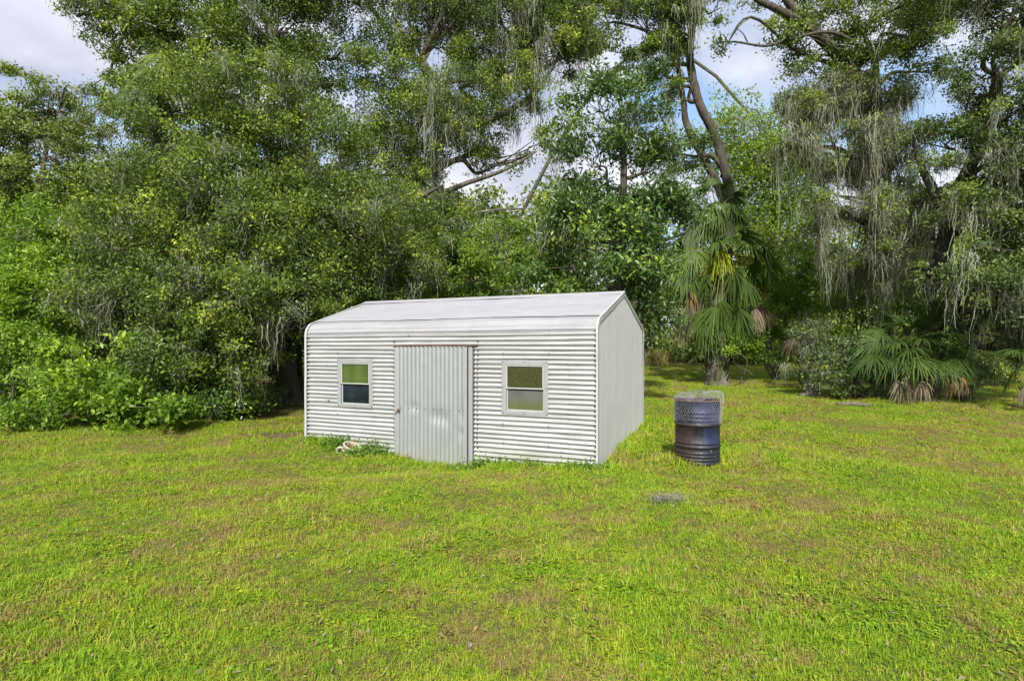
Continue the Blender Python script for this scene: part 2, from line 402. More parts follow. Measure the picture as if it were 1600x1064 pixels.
# ------------------------------------------------------------------ the shed
YAW = math.radians(23.9)
SX0 = .728 * CAMH; SY0 = 4.78 * CAMH; SL = 3.225 * CAMH; SWD = 2.0 * CAMH
cy, sy = math.cos(YAW), math.sin(YAW)
left = (SX0 - cy * SL, SY0 + sy * SL)             # outer left front corner
shed = empty('metal_shed', (left[0], left[1], 0), -YAW)
tag(shed, 'white corrugated metal shed with grey door, two windows and a rounded low roof', 'shed')
HE, HR = 1.228 * CAMH, 1.548 * CAMH                # eave (sharp) and ridge
def fx(px):      # local x on the front wall for a picture column
    k = (px - 800) / F           # x = k*y ; point = left + s*(cy,-sy)
    return (k * left[1] - left[0]) / (cy + k * sy)
def fz(px, py):
    s = fx(px); d = left[1] - sy * s
    return CAMH - (py - YH) * d / F
# profile of the front: up the wall, round the eave, up the roof slope
slope = math.atan2(HR - HE, SWD / 2)
R = .20
tt = R * math.tan((PI / 2 - slope) / 2)
def profile_front(s):
    """outline point and outward normal at length s up the front wall and roof"""
    a = HE - tt; arc = R * (PI / 2 - slope)
    if s <= a: return np.array([0, s]), np.array([-1, 0.])
    if s <= a + arc:
        th = (s - a) / R; return np.array([R - R * math.cos(th), a + R * math.sin(th)]), np.array([-math.cos(th), math.sin(th)])
    r = s - a - arc; th = PI / 2 - slope
    p0 = np.array([R - R * math.cos(th), a + R * math.sin(th)])
    return p0 + r * np.array([math.cos(slope), math.sin(slope)]), np.array([-math.sin(slope), math.cos(slope)])
S_WALL = HE - tt; S_ARC = S_WALL + R * (PI / 2 - slope)
S_RIDGE = S_ARC + (SWD / 2 - profile_front(S_ARC)[0][0]) / math.cos(slope)
PER = .0672
def skin(mb, x0, x1, s0, s1, amp, off=0.0, step=None, holes=(), xs=None, mirror=False, wob=.0016):
    """corrugated sheet following the profile between lengths s0..s1, ridges running along x"""
    step = step or PER / 8
    ns = max(2, int((s1 - s0) / step) + 1)
    ss = set(np.linspace(s0, s1, ns).tolist())
    for h in holes: ss |= {h[2], h[3]}
    ss = np.array(sorted(ss))
    if xs is None: xs = np.arange(x0, x1, .12).tolist() + [x1]
    xs = set(xs)
    for h in holes: xs |= {h[0], h[1]}
    xs = np.array(sorted(xs))
    V = []
    for s in ss:
        p, n = profile_front(s)
        am = amp(s) if callable(amp) else amp
        rid = math.floor(s / PER)
        for x in xs:
            dent = sum(h * math.exp(-((x - a) / c) ** 2 - ((s - b) / e) ** 2) for a, b, c, e, h in DENTS) if not mirror else 0
            o = off - dent + am * (1 + .10 * math.sin(x * 3.3 + rid * 2.1) + .06 * math.sin(x * 11 + rid * 5)) * math.sin(2 * PI * (s + .003 * math.sin(x * 2.1 + rid)) / PER) + wob * math.sin(x * 2.3 + s * 3.1) * 2 + wob * math.sin(x * 9.1 + s * 1.3)
            yy, zz = p + n * o
            V.append((x, SWD - yy if mirror else yy, zz))
    nx = len(xs); f = []
    for i in range(len(ss) - 1):
        for j in range(nx - 1):
            xm = (xs[j] + xs[j+1]) / 2; sm = (ss[i] + ss[i+1]) / 2
            if any(h[0] < xm < h[1] and h[2] < sm < h[3] for h in holes): continue
            q = (i*nx+j, i*nx+j+1, (i+1)*nx+j+1, (i+1)*nx+j)
            f.append(q[::-1] if mirror else q)
    mb.add(V, f)
AMP = .0165
DENTS = [(fx(905), .18, .10, .05, .018), (fx(880), .34, .07, .05, .012), (fx(560), .30, .16, .06, .008), (fx(500), 1.45, .2, .06, .006), (fx(760), .12, .12, .07, .014), (fx(600), .08, .10, .07, .012), (fx(890), 1.2, .05, .3, .006)]
dL, dR = fx(620), fx(741); dTop = fz(680, 540)
w1 = (fx(529.5), fx(581.5), fz(555, 634.5), fz(555, 563)); w2 = (fx(786), fx(855), fz(820, 646), fz(820, 566))
EDGE = .0
a1 = lambda s: AMP if s < S_WALL - .05 else max(.0035, AMP * (1 - (s - S_WALL + .05) / .22))
BASE = -.19
def wall_sheet(x0, x1, s0, s1, off, holes=()):
    mb = MB(); skin(mb, x0, x1, s0, s1, a1, off, holes=holes); return mb.build('wall_sheet', M['wall'], shed, smooth=True)
wall_sheet(.02, dL, -.105, dTop + .01, .0, [w1])
mid = fx(893)
wall_sheet(dR, mid, BASE, dTop + .01, .0, [w2])
wall_sheet(mid - .04, SL - .02, BASE, dTop + .01, .005)
hs = S_WALL + .035
wall_sheet(.02, fx(700), dTop - .03, hs, .003); wall_sheet(fx(690), mid + .02, dTop - .032, hs, .006); wall_sheet(mid - .03, SL - .02, dTop - .031, hs, .010)
# roof sheets
def roof_sheet(x0, x1, s0, s1, off, mirror=False, amp=.0022):
    mb = MB(); skin(mb, x0, x1, s0, s1, amp, off, step=PER / 8, mirror=mirror, wob=.0025)
    return mb.build('roof_sheet', M['roof'], shed, smooth=True)
sm = S_ARC + .115
lower_amp = lambda s: max(.0012, .011 * (1 - (s - S_WALL) / .2))
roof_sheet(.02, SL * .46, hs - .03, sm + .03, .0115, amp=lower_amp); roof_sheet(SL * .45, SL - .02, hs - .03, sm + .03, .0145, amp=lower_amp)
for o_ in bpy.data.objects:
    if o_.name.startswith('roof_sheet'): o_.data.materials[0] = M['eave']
for k in range(3):
    roof_sheet(SL * k / 3 - .01, SL * (k + 1) / 3 + .02, sm - .02, S_RIDGE, .022 + .003 * k, amp=.0012)
for k in range(3):
    roof_sheet(SL * k / 3 - .01, SL * (k + 1) / 3 + .02, S_WALL, S_RIDGE, .012 + .004 * k, mirror=True)
mb = MB(); skin(mb, .02, SL - .02, BASE, S_WALL + .01, AMP, 0, mirror=True); mb.build('rear_wall', M['wall'], shed, smooth=True)
# ridge cap
rc = MB(); pr, _ = profile_front(S_RIDGE)
cw, ch = .13, .13 * math.tan(slope)
v = []
for x in (-.02, SL + .02):
    for yy, zz in ((SWD/2 - cw, HR + .034 - ch), (SWD/2, HR + .048), (SWD/2 + cw, HR + .034 - ch)): v.append((x, yy, zz))
rc.add(v, [(0, 3, 4, 1), (1, 4, 5, 2)]); rc.build('ridge_cap', M['roof'], shed)
# gable walls: narrow vertical ribs
def gable(x, sgn, name):
    nrib = int(SWD / .0170); mb = MB(); V = []
    yy = np.linspace(.012, SWD - .012, nrib)
    zt = []
    for y in yy:
        m_ = min(y, SWD - y)
        th = PI / 2 - slope
        if m_ < R - R * math.cos(th): z = S_WALL + math.sqrt(max(0, R*R - (R - m_) ** 2))
        else: z = HR - (SWD / 2 - m_) * math.tan(slope)
        zt.append(z)
    nz = 14
    for y, z1 in zip(yy, zt):
        for k in range(nz + 1):
            z = BASE + (z1 - BASE) * k / nz
            o = .0022 * math.sin(2 * PI * y / .068) + .004 * math.sin(y * 2.1 + 1) * math.sin(z * 2.4)
            V.append((x + sgn * o, y, z))
    f = []
    for i in range(nrib - 1):
        for k in range(nz):
            q = (i*(nz+1)+k, (i+1)*(nz+1)+k, (i+1)*(nz+1)+k+1, i*(nz+1)+k+1)
            f.append(q if sgn > 0 else q[::-1])
    mb.add(V, f); return mb.build(name, M['side'], shed, smooth=True)
gable(SL - .004, 1, 'gable_wall'); gable(.004, -1, 'gable_wall')
# edge trim that follows the gable outline
def edge_trim(x0, x1, sgn):
    mb = MB(); pts = []
    for s in np.concatenate([np.linspace(BASE, S_WALL, 10), np.linspace(S_WALL, S_ARC, 10)[1:], np.linspace(S_ARC, S_RIDGE, 8)[1:]]):
        p, n = profile_front(s); pts.append((p, n))
    full = [(p[0], p[1], n[0], n[1]) for p, n in pts] + [(SWD - p[0], p[1], -n[0], n[1]) for p, n in pts[::-1][1:]]
    V = []
    for i, (y, z, ny, nz) in enumerate(full):
        j = .0025 * math.sin(i * 1.7)
        for (xx, o) in ((x0, .034), (x1, .034), (x1, -.035), (x1 - sgn * .004, -.035), (x1 - sgn * .004, .028), (x0, .028)):
            V.append((xx, y + ny * (o + j), z + nz * (o + j)))
    m = 6; f = []
    for i in range(len(full) - 1):
        for k in range(m):
            q = (i*m+k, (i+1)*m+k, (i+1)*m+(k+1) % m, i*m+(k+1) % m)
            f.append(q if sgn > 0 else q[::-1])
    mb.add(V, f); return mb.build('edge_trim', M['trim'], shed)
edge_trim(SL - .016, SL + .010, 1); edge_trim(.030, -.014, -1)
# floor slab and a dark lining so that nothing shines through the holes
mb = MB(); mb.box(.05, SL - .05, .05, SWD - .05, -.34, .03); mb.build('floor_slab', M['dust'], shed)

# door
door_x0, door_x1 = fx(621.5), fx(732); dz0 = fz(680, 736); dz1 = dTop - .012
mb = MB(); nsx = int((door_x1 - door_x0) / .07 * 8); xs = np.linspace(door_x0, door_x1, nsx)
zs = np.linspace(dz0, dz1, 42); V = []
zm = fz(680, 640)
dper = (door_x1 - door_x0) / 17.0
for z in zs:
    for x in xs:
        u = (x - door_x0) / (door_x1 - door_x0)
        o = .0085 * math.cos(2 * PI * (x - door_x0) / dper)
        # dents across the middle and a bent bottom edge
        for (du, dz, am, ru, rz) in ((.58, -.10, .022, .10, .09), (.70, -.13, .018, .05, .08), (.94, -.06, .02, .05, .14), (.25, .03, .014, .08, .05), (.92, -.32, .014, .05, .07)):
            o -= am * math.exp(-((u - du) / ru) ** 2 - ((z - zm - dz) / rz) ** 2)
        low = max(0, 1 - (z - dz0) / .22)
        zz = z + (.05 * low * (u * .25 + .75 * (1 - u) * .6) if u < .12 else 0) - low * .03 * math.sin(u * 2.5)
        o += low ** 2 * .014 * math.sin(u * 9 + 1)
        V.append((x, -.030 - o, zz))
nx_ = len(xs); f = [(i*nx_+j, i*nx_+j+1, (i+1)*nx_+j+1, (i+1)*nx_+j) for i in range(41) for j in range(nx_-1)]
mb.add(V, f); door = mb.build('door', M['door'], shed, smooth=True)
mb = MB(); mb.box(dL - .03, dR + .045, -.045, -.012, dTop - .004, dTop + .010); mb.build('drip_strip', M['rust'], door)
def part_box(name, mat, parent, *b):
    m = MB(); m.box(*b); o = m.build(name, mat, parent)
    bv = o.modifiers.new('bevel', 'BEVEL'); bv.width = .002; bv.segments = 1
    return o
part_box('door_post', M['alu'], shed, door_x1 + .008, door_x1 + .075, -.022, .03, -.30, dTop - .006)
part_box('door_post', M['alu'], shed, dL - .035, door_x0 - .004, -.018, .03, -.30, dTop - .006)
part_box('flat_strip', M['alu'], door, door_x1 - .05, door_x1 - .004, -.046, -.040, dz0 + .02, dz1 - .02)
for z in (fz(733, 580), fz(733, 700)):
    part_box('hinge', M['rust'], door, door_x1 - .004, door_x1 + .012, -.052, -.038, z - .055, z + .055)
lt = MB()
lt.tube([(door_x0 + .055, -.055, zm - .03), (door_x0 + .02, -.062, zm - .05), (door_x0 - .005, -.055, zm - .07), (door_x0 - .025, -.03, zm - .10)], .006, 6)
lt.box(door_x0 + .02, door_x0 + .075, -.052, -.044, zm - .055, zm - .01); lt.build('latch', M['rust'], door)
sc = MB()
for k in range(1, 17, 2): sc.tube([(door_x0 + k * dper + .01, -.046, zm + .01), (door_x0 + k * dper + .01, -.036, zm + .01)], .007, 6)
for k in range(1, 17): sc.tube([(door_x0 + k * dper, -.040, dz1 - .03), (door_x0 + k * dper, -.030, dz1 - .03)], .006, 6)
tag(sc.build('screw', M['rust'], door), kind='stuff')

# windows: flanged frame, two sashes, panes set back
def window(w, upper, lower, zsplit):
    x0, x1, z0, z1 = w
    fl, dp = .052, .018
    m = MB()
    yo, yi = -.016, .01
    m.box(x0 - fl*.35, x0 + fl, yo, yi, z0 - fl*.35, z1 + fl*.35); m.box(x1 - fl, x1 + fl*.35, yo, yi, z0 - fl*.35, z1 + fl*.35)
    m.box(x0 + fl, x1 - fl, yo - .001, yi, z1 - fl*.85, z1 + fl*.35); m.box(x0 + fl, x1 - fl, yo - .001, yi, z0 - fl*.35, z0 + fl*.6)
    fr = m.build('window', M['alu'], shed); bv = fr.modifiers.new('bevel', 'BEVEL'); bv.width = .004; bv.segments = 2
    ix0, ix1, iz0, iz1 = x0 + fl, x1 - fl, z0 + fl*.6, z1 - fl*.85
    t = .016
    def sash(a0, a1, y, name='sash'):
        q = MB(); q.box(ix0, ix0 + t, y, y + .02, a0, a1); q.box(ix1 - t, ix1, y, y + .02, a0, a1)
        q.box(ix0 + t, ix1 - t, y, y + .02, a0, a0 + t); q.box(ix0 + t, ix1 - t, y, y + .02, a1 - t, a1)
        o = q.build(name, M['trim'], fr); b = o.modifiers.new('bevel', 'BEVEL'); b.width = .002; b.segments = 1
    sash(zsplit - .012, iz1, -.011); sash(iz0, zsplit + .012, .012)
    pu = MB(); pu.box(ix0 + t, ix1 - t, .002, .006, zsplit + .004, iz1 - t); pu.build('pane', upper, fr)
    pl = MB(); pl.box(ix0 + t, ix1 - t, .022, .026, iz0 + t, zsplit - .004); pl.build('pane', lower, fr)
    q = MB(); q.box(x0 - .02, x1 + .02, .04, .05, z0 - .02, z1 + .02); q.build('dark_backing', M['interior'], fr)  # dark sheet added behind the panes, stands for the unlit inside
    s = MB()
    for (sx, sz) in ((x0, z1), ((x0+x1)/2, z1 + .005), (x1, z1), (x0 + .01, z0), ((x0+x1)/2, z0 - .005), (x1, z0), (x1, (z0+z1)/2), (x0, (z0+z1)/2)):
        s.tube([(sx, yo - .006, sz), (sx, yo + .002, sz)], .0075, 6)
    tag(s.build('screw', M['black'], fr), kind='stuff')
window(w1, M['pane_green'], M['pane_dark'], fz(555, 599)); window(w2, M['pane_olive'], M['pane_grey'], fz(820, 606.5))
# wall screws, in rows, and the torn hole beside the left window
sc = MB()
def screw_at(x, s, off=.012):
    p, n = profile_front(s); o = off
    a = (x, p[0] + n[0] * (o + .006), p[1] + n[1] * (o + .006)); b = (x, p[0] + n[0] * (o - .008), p[1] + n[1] * (o - .008))
    sc.tube([a, b], .0095, 6)
kper = lambda k: PER * (k + .25)
for x in (fx(528), fx(585), fx(786), fx(858), fx(640), fx(700)):
    for k in (3, 7, 22, 26) if x not in (fx(640), fx(700)) else (26,): screw_at(x + random.uniform(-.01, .01), kper(k))
for k in range(1, 27, 1):
    screw_at(SL - .035 + random.uniform(-.006, .006), PER * (k + .75), .004); 
    if k % 2: screw_at(.05, PER * (k + .75), .004)
    if k < 25: screw_at(dL - .045 + random.uniform(-.01, .006), PER * (k + .75), .003); screw_at(dR + .05 + random.uniform(-.006, .012), PER * (k + .75), .003)
tag(sc.build('screw', M['black'], shed), kind='stuff')
# dark sockets where the ridges end at the corner strip, and the vertical lap beside the door
mb = MB()
hz = fz(514, 626); hx = fx(514.5)
v = [(hx - .035, -.0125, hz + .016), (hx + .0, -.0125, hz + .012), (hx + .03, -.0125, hz + .002), (hx + .012, -.0125, hz - .014), (hx - .006, -.0125, hz - .020), (hx - .012, -.0125, hz - .002)]
mb.add(v + [(a, b + .006, c) for a, b, c in v], [(0, 5, 4, 3, 2, 1), (0, 1, 7, 6), (1, 2, 8, 7), (2, 3, 9, 8), (3, 4, 10, 9), (4, 5, 11, 10), (5, 0, 6, 11)])
mb.build('torn_hole', M['black'], shed)

# basin lying in the weeds at the wall
bx = left[0] + cy * fx(566) - sy * .26; by = left[1] - sy * fx(566) - cy * .26
ba = empty('stone_basin', (bx, by, gz(bx, by) + .055), .35)
tag(ba, 'small off-white broken basin with brown soil inside lying against the shed wall', 'basin')
mb = MB()
prof = [(.02, -.09), (.09, -.085), (.135, -.03), (.150, .05), (.152, .068), (.140, .075), (.126, .066), (.118, .03), (.10, -.02), (.06, -.05), (.0, -.055)]
mb.lathe(prof, 26)
o = mb.build('bowl', M['basin'], ba, smooth=True); o.scale = (1.0, .62, .9); o.rotation_euler = (math.radians(34), math.radians(20), 0)
mb = MB(); mb.lathe([(.0, -.008), (.05, -.012), (.090, -.006), (.112, .012)], 20)
o2 = mb.build('soil', M['basin_in'], ba, smooth=True); o2.scale = (1.0, .62, .9); o2.rotation_euler = o.rotation_euler
mb = MB(); mb.lathe([(.034, -.07), (.066, -.07), (.072, -.02), (.068, .03), (.036, .035), (.034, 0), (.034, -.07)], 16)
o3 = mb.build('drain_collar', M['dust'], ba, smooth=True); o3.location = (-.165, .02, -.03); o3.rotation_euler = (math.radians(66), 0, math.radians(-22))
mb = MB(); mb.lathe([(0, .0), (.034, .0)], 12); o4 = mb.build('drain_hole', M['black'], ba); o4.location = o3.location; o4.rotation_euler = o3.rotation_euler

# ------------------------------------------------------------------ oil drum and netting
dX, dY = (1089.5 - 800) / F * 7.72, 7.72
drum = empty('oil_drum', (dX, dY, gz(dX, dY) - .02)); tag(drum, 'dark blue and rusty steel drum standing on the lawn right of the shed', 'drum')
mb = MB(); RD = .292; HD = .90
prof = [(0, .0), (RD - .02, .0), (RD, .012), (RD + .004, .02), (RD, .03)]
def rib(z, h, w=.018): return [(RD, z - w), (RD + h * .7, z - w * .5), (RD + h, z), (RD + h * .7, z + w * .5), (RD, z + w)]
for z, h in ((.07, .007), (.115, .007), (.16, .008), (.205, .008)): prof += rib(z, h, .012)
prof += rib(.285, .016); prof += rib(.335, .008, .014)
prof += rib(.575, .018)
for z in (.64, .69, .74): prof += rib(z, .006, .012)
prof += [(RD, HD - .02), (RD + .006, HD - .012), (RD + .006, HD), (RD - .004, HD), (RD - .006, HD - .02), (RD - .006, .05), (0, .05)]
mb.lathe(prof, 56); ob = mb.build('barrel', M['drum'], drum, smooth=True); ob.rotation_euler = (0, 0, 0)
mb = MB(); mb.lathe([(RD - .006, HD - .012), (RD - .009, HD + .004), (RD + .008, HD + .006), (RD + .011, HD - .008)], 56)
mb.build('rim', M['rust'], drum, smooth=True)
mb = MB(); mb.lathe([(0, .60), (.15, .61), (RD - .02, .58)], 24); mb.build('ash', M['basin_in'], drum)
# wire netting: hexagonal mesh wrapped round the upper drum, rolled over the top and flaring to the right
net = empty('wire_netting', (dX, dY, gz(dX, dY) + .5))
tag(net, 'loose grey chicken wire netting draped over the top of the dark drum', 'wire netting')
nm = MB(); NU, NV = 54, 20
def netp(u, v):
    u += .25 * math.sin(v * 9)* .01
    th = 2 * PI * u
    if v < .62:
        r = RD + .018 + .004 * math.sin(th * 5 + v * 9) ; z = .09 + .34 * (v / .62) + .02 * math.sin(th * 2) 
        if -.2 < math.sin(th + .4) : z += .0
        flare = max(0, math.cos(th - .15)) ** 6 * (v / .62) ** 2; r += .06 * flare
    else:
        w = (v - .62) / .38
        r = RD + .018 + .06 * max(0, math.cos(th - .15)) ** 6 * (1 - w)**2 - w * .24; z = .43 + .03 * math.sin(w * PI * .8) + .018 * math.sin(th * 4 + w * 5) + .03 * math.sin(th + 1.0)
    r += .004 * math.sin(th * 13); z += .006 * math.sin(th * 11 + v * 7)
    hsh = math.sin(u * 917.3 + v * 331.7) * 43758.5; j1 = hsh - math.floor(hsh) - .5; hsh = math.sin(u * 411.1 + v * 777.7) * 24634.6; j2 = hsh - math.floor(hsh) - .5
    r += abs(j1) * .010; z += j2 * .013; th += j1 * .03
    return (r * math.cos(th), r * math.sin(th), z)
wr = .0009
for i in range(NU):
    for j in range(NV - 1):
        a = ((i + (.5 if j % 2 else 0)) / NU); v0, v1 = j / (NV - 1), (j + 1) / (NV - 1)
        b1 = (i + (.5 if (j + 1) % 2 else 0) + (0 if j % 2 == 0 else 0)) / NU
        p0 = np.array(netp(a, v0)); p1 = np.array(netp(b1, v1)); p2 = np.array(netp(b1 + (1 if j % 2 else -1) / NU, v1))
        for pe in (p1, p2):
            nm.tube([p0, pe], wr, 3, cap=False)
tag(nm.build('wire_mesh', M['wire'], net), kind='stuff')
ring = MB(); ring.tube([netp(k / 60, .62) for k in range(61)], .0022, 4, cap=False); ring.build('edge_wire', M['wire'], net)

# ------------------------------------------------------------------ foliage machinery
LEAF_BUDGET = 1090000
JOBS = []        # (name of palette, parent, clusters ...) collected first, scaled to the budget, then built
def unit(v): return v / (np.linalg.norm(v, axis=-1, keepdims=True) + 1e-9)

def leaf_block(cent, tint, up, L, Wd, r):
    """cent (n,3) leaf positions; returns vertices/indices; each leaf is two folded triangles"""
    n = len(cent)
    ax = unit(rng.normal(size=(n, 3)) + np.array([0, 0, -.25]))
    nr = unit(rng.normal(size=(n, 3)) * .75 + np.array([0, -.25, up]))
    sd_ = unit(np.cross(ax, nr)); nr = np.cross(sd_, ax)
    l = (L * rng.uniform(.65, 1.25, (n, 1))); w = Wd * rng.uniform(.7, 1.2, (n, 1)) * .5
    b = cent - ax * l * .5; tip = cent + ax * l * .5
    m = cent - ax * l * .04 + nr * w * .35
    lf = m + sd_ * w; rt = m - sd_ * w
    V = np.stack([b, rt, tip - nr * w * .3, lf], 1).reshape(-1, 3)
    k = np.arange(n, dtype=np.int64)[:, None] * 4
    idx = (k + np.array([[0, 1, 2, 0, 2, 3]])).ravel()
    return V, idx, np.repeat(tint, 4)

def spray_lobe(c, r, nleaf, cfg):
    """leaf positions for one lobe: lobe > sprays > clusters > leaves; returns leaf centres, tints, spray centres"""
    per = cfg.get('per', 34)
    ncl = max(4, int(nleaf / per)); nsp = max(3, int(ncl / cfg.get('cps', 11)))
    d = unit(rng.normal(size=(nsp, 3))); rad = rng.uniform(.25, 1, (nsp, 1)) ** .45
    sp = c + d * rad * r
    sr = cfg.get('sr', .42) * min(1.3, float(np.mean(r)) / 1.1)
    si = rng.integers(0, nsp, ncl)
    out = unit(sp - c)
    cl = sp[si] + rng.normal(size=(ncl, 3)) * np.array([sr, sr, sr * .5]) * .62 + out[si] * rng.uniform(0, sr * .7, (ncl, 1))
    cl[:, 2] -= cfg.get('droop', .15) * np.linalg.norm(cl[:, :2] - sp[si][:, :2], axis=1)
    # young growth is yellower: on some sprays, and towards the spray tips
    st = rng.beta(1.6, 2.4, nsp); base = cfg.get('tint', .35)
    tt_ = base + (st[si] - .4) * .55 + rng.normal(size=ncl) * .10 + .12 * (np.linalg.norm((cl - c) / r, axis=1) - .7)
    young = rng.random(ncl) < cfg.get('young', .12)
    tt_ = np.where(young, tt_ + rng.uniform(.2, .45, ncl), tt_)
    li = rng.integers(0, ncl, nleaf); cr = cfg.get('cr', .13)
    lc = cl[li] + rng.normal(size=(nleaf, 3)) * np.array([cr, cr, cr * .7])
    t = np.clip(tt_[li] + rng.normal(size=nleaf) * .06, 0, 1)
    return lc, t, sp, cl

def to_lobes(lobes):
    out = []
    for lb in lobes:
        px, py, d, rx, ry = lb[:5]; den = lb[5] if len(lb) > 5 else 1
        c = P(px, py, d); a, b = rx * d / F, ry * d / F
        out.append((c, np.array([a, (a + b) * .42 + .1, b]), den, rx * ry * den, (px, py, d)))
    return out

TOTAL = [0.0]
def plant(name, label, cat, base, lobes, mat, cfg, trunk=None, trunk_r=.2, barkm='bark', moss=0, mosslen=.9, limbs=True, mosslobes=None, extra=None, group=None):
    """queue a tree or shrub: base (x,y); trunk = list of (px,py,d) above the base"""
    L = to_lobes(lobes)
    w = sum(PI * a[3] * cfg.get('k', 1.0) / (cfg['L'] * cfg['W'] * (F / a[4][2]) ** 2 * .35) for a in L)
    TOTAL[0] += w
    JOBS.append(dict(name=name, label=label, cat=cat, base=base, L=L, mat=mat, cfg=cfg, trunk=trunk, tr=trunk_r, bark=barkm, moss=moss, mosslen=mosslen, limbs=limbs, ml=mosslobes, extra=extra, group=group, w=w))

def smooth_path(pts, n=6):
    pts = [np.asarray(p, float) for p in pts]
    if len(pts) < 3: 
        return np.array([pts[0] + (pts[1] - pts[0]) * t for t in np.linspace(0, 1, n)])
    P_ = [2 * pts[0] - pts[1]] + pts + [2 * pts[-1] - pts[-2]]; out = []
    for i in range(1, len(P_) - 2):
        p0, p1, p2, p3 = P_[i-1:i+3]
        for t in np.linspace(0, 1, n, endpoint=False):
            out.append(.5 * ((2*p1) + (-p0+p2)*t + (2*p0-5*p1+4*p2-p3)*t*t + (-p0+3*p1-3*p2+p3)*t**3))
    out.append(pts[-1]); return np.array(out)

def moss_block(att, lens, nper=20, spread=.15, wid=.019):
    """beards of tangled strands hanging below attachment points, longest in the middle"""
    n = len(att); sc = np.repeat(rng.uniform(.5, 1.5, n), nper)[:, None] * spread
    m = n * nper; off = rng.normal(size=(m, 3)) * np.array([1, 1, .35]) * sc
    rr_ = np.linalg.norm(off[:, :2], axis=1) / (sc[:, 0] + 1e-6)
    L = np.repeat(lens, nper) * np.exp(-.45 * rr_ ** 2) * rng.uniform(.25, 1.1, m)
    A = np.repeat(att, nper, 0) + off
    seg = 5; ang = rng.uniform(0, PI, m); side = np.stack([np.cos(ang), np.sin(ang), rng.normal(size=m) * .3], 1)
    cs = np.repeat(rng.normal(size=(n, 3)) * np.array([.07, .07, 0]), nper, 0); sway = cs + rng.normal(size=(m, 3)) * np.array([.07, .07, 0])
    kink = rng.uniform(0, 6.28, (m, 1)); kf = rng.uniform(6, 16, (m, 1)); dirs = side[:, [1, 0, 2]] * [1, -1, 0]
    rows = []
    for s in range(seg + 1):
        t = s / seg
        pos = A + sway * t * 1.2 + dirs * .05 * np.sin(kink + t * kf) * min(1, t * 3) + side * .02 * np.cos(kink * 2 + t * kf * 1.3)
        pos[:, :2] -= off[:, :2] * .55 * t ** 1.3
        pos[:, 2] -= L * t
        w = (wid * (1.1 - .85 * t) * (.5 + .7 * np.sin(kink[:, 0] * 3 + t * 9) ** 2))[:, None]
        rows.append(pos - side * w * .5); rows.append(pos + side * w * .5)
    V = np.stack(rows, 1).reshape(-1, 3); k = np.arange(m)[:, None] * (2 * (seg + 1))
    f = np.concatenate([np.array([2*s, 2*s+1, 2*s+3, 2*s+2]) for s in range(seg)])
    idx = (k + f[None, :]).ravel()
    tint = np.repeat(np.clip(.5 + rng.normal(size=m) * .22 + np.repeat(rng.normal(size=n) * .18, nper), 0, 1), 2 * (seg + 1))
    return V, idx, tint

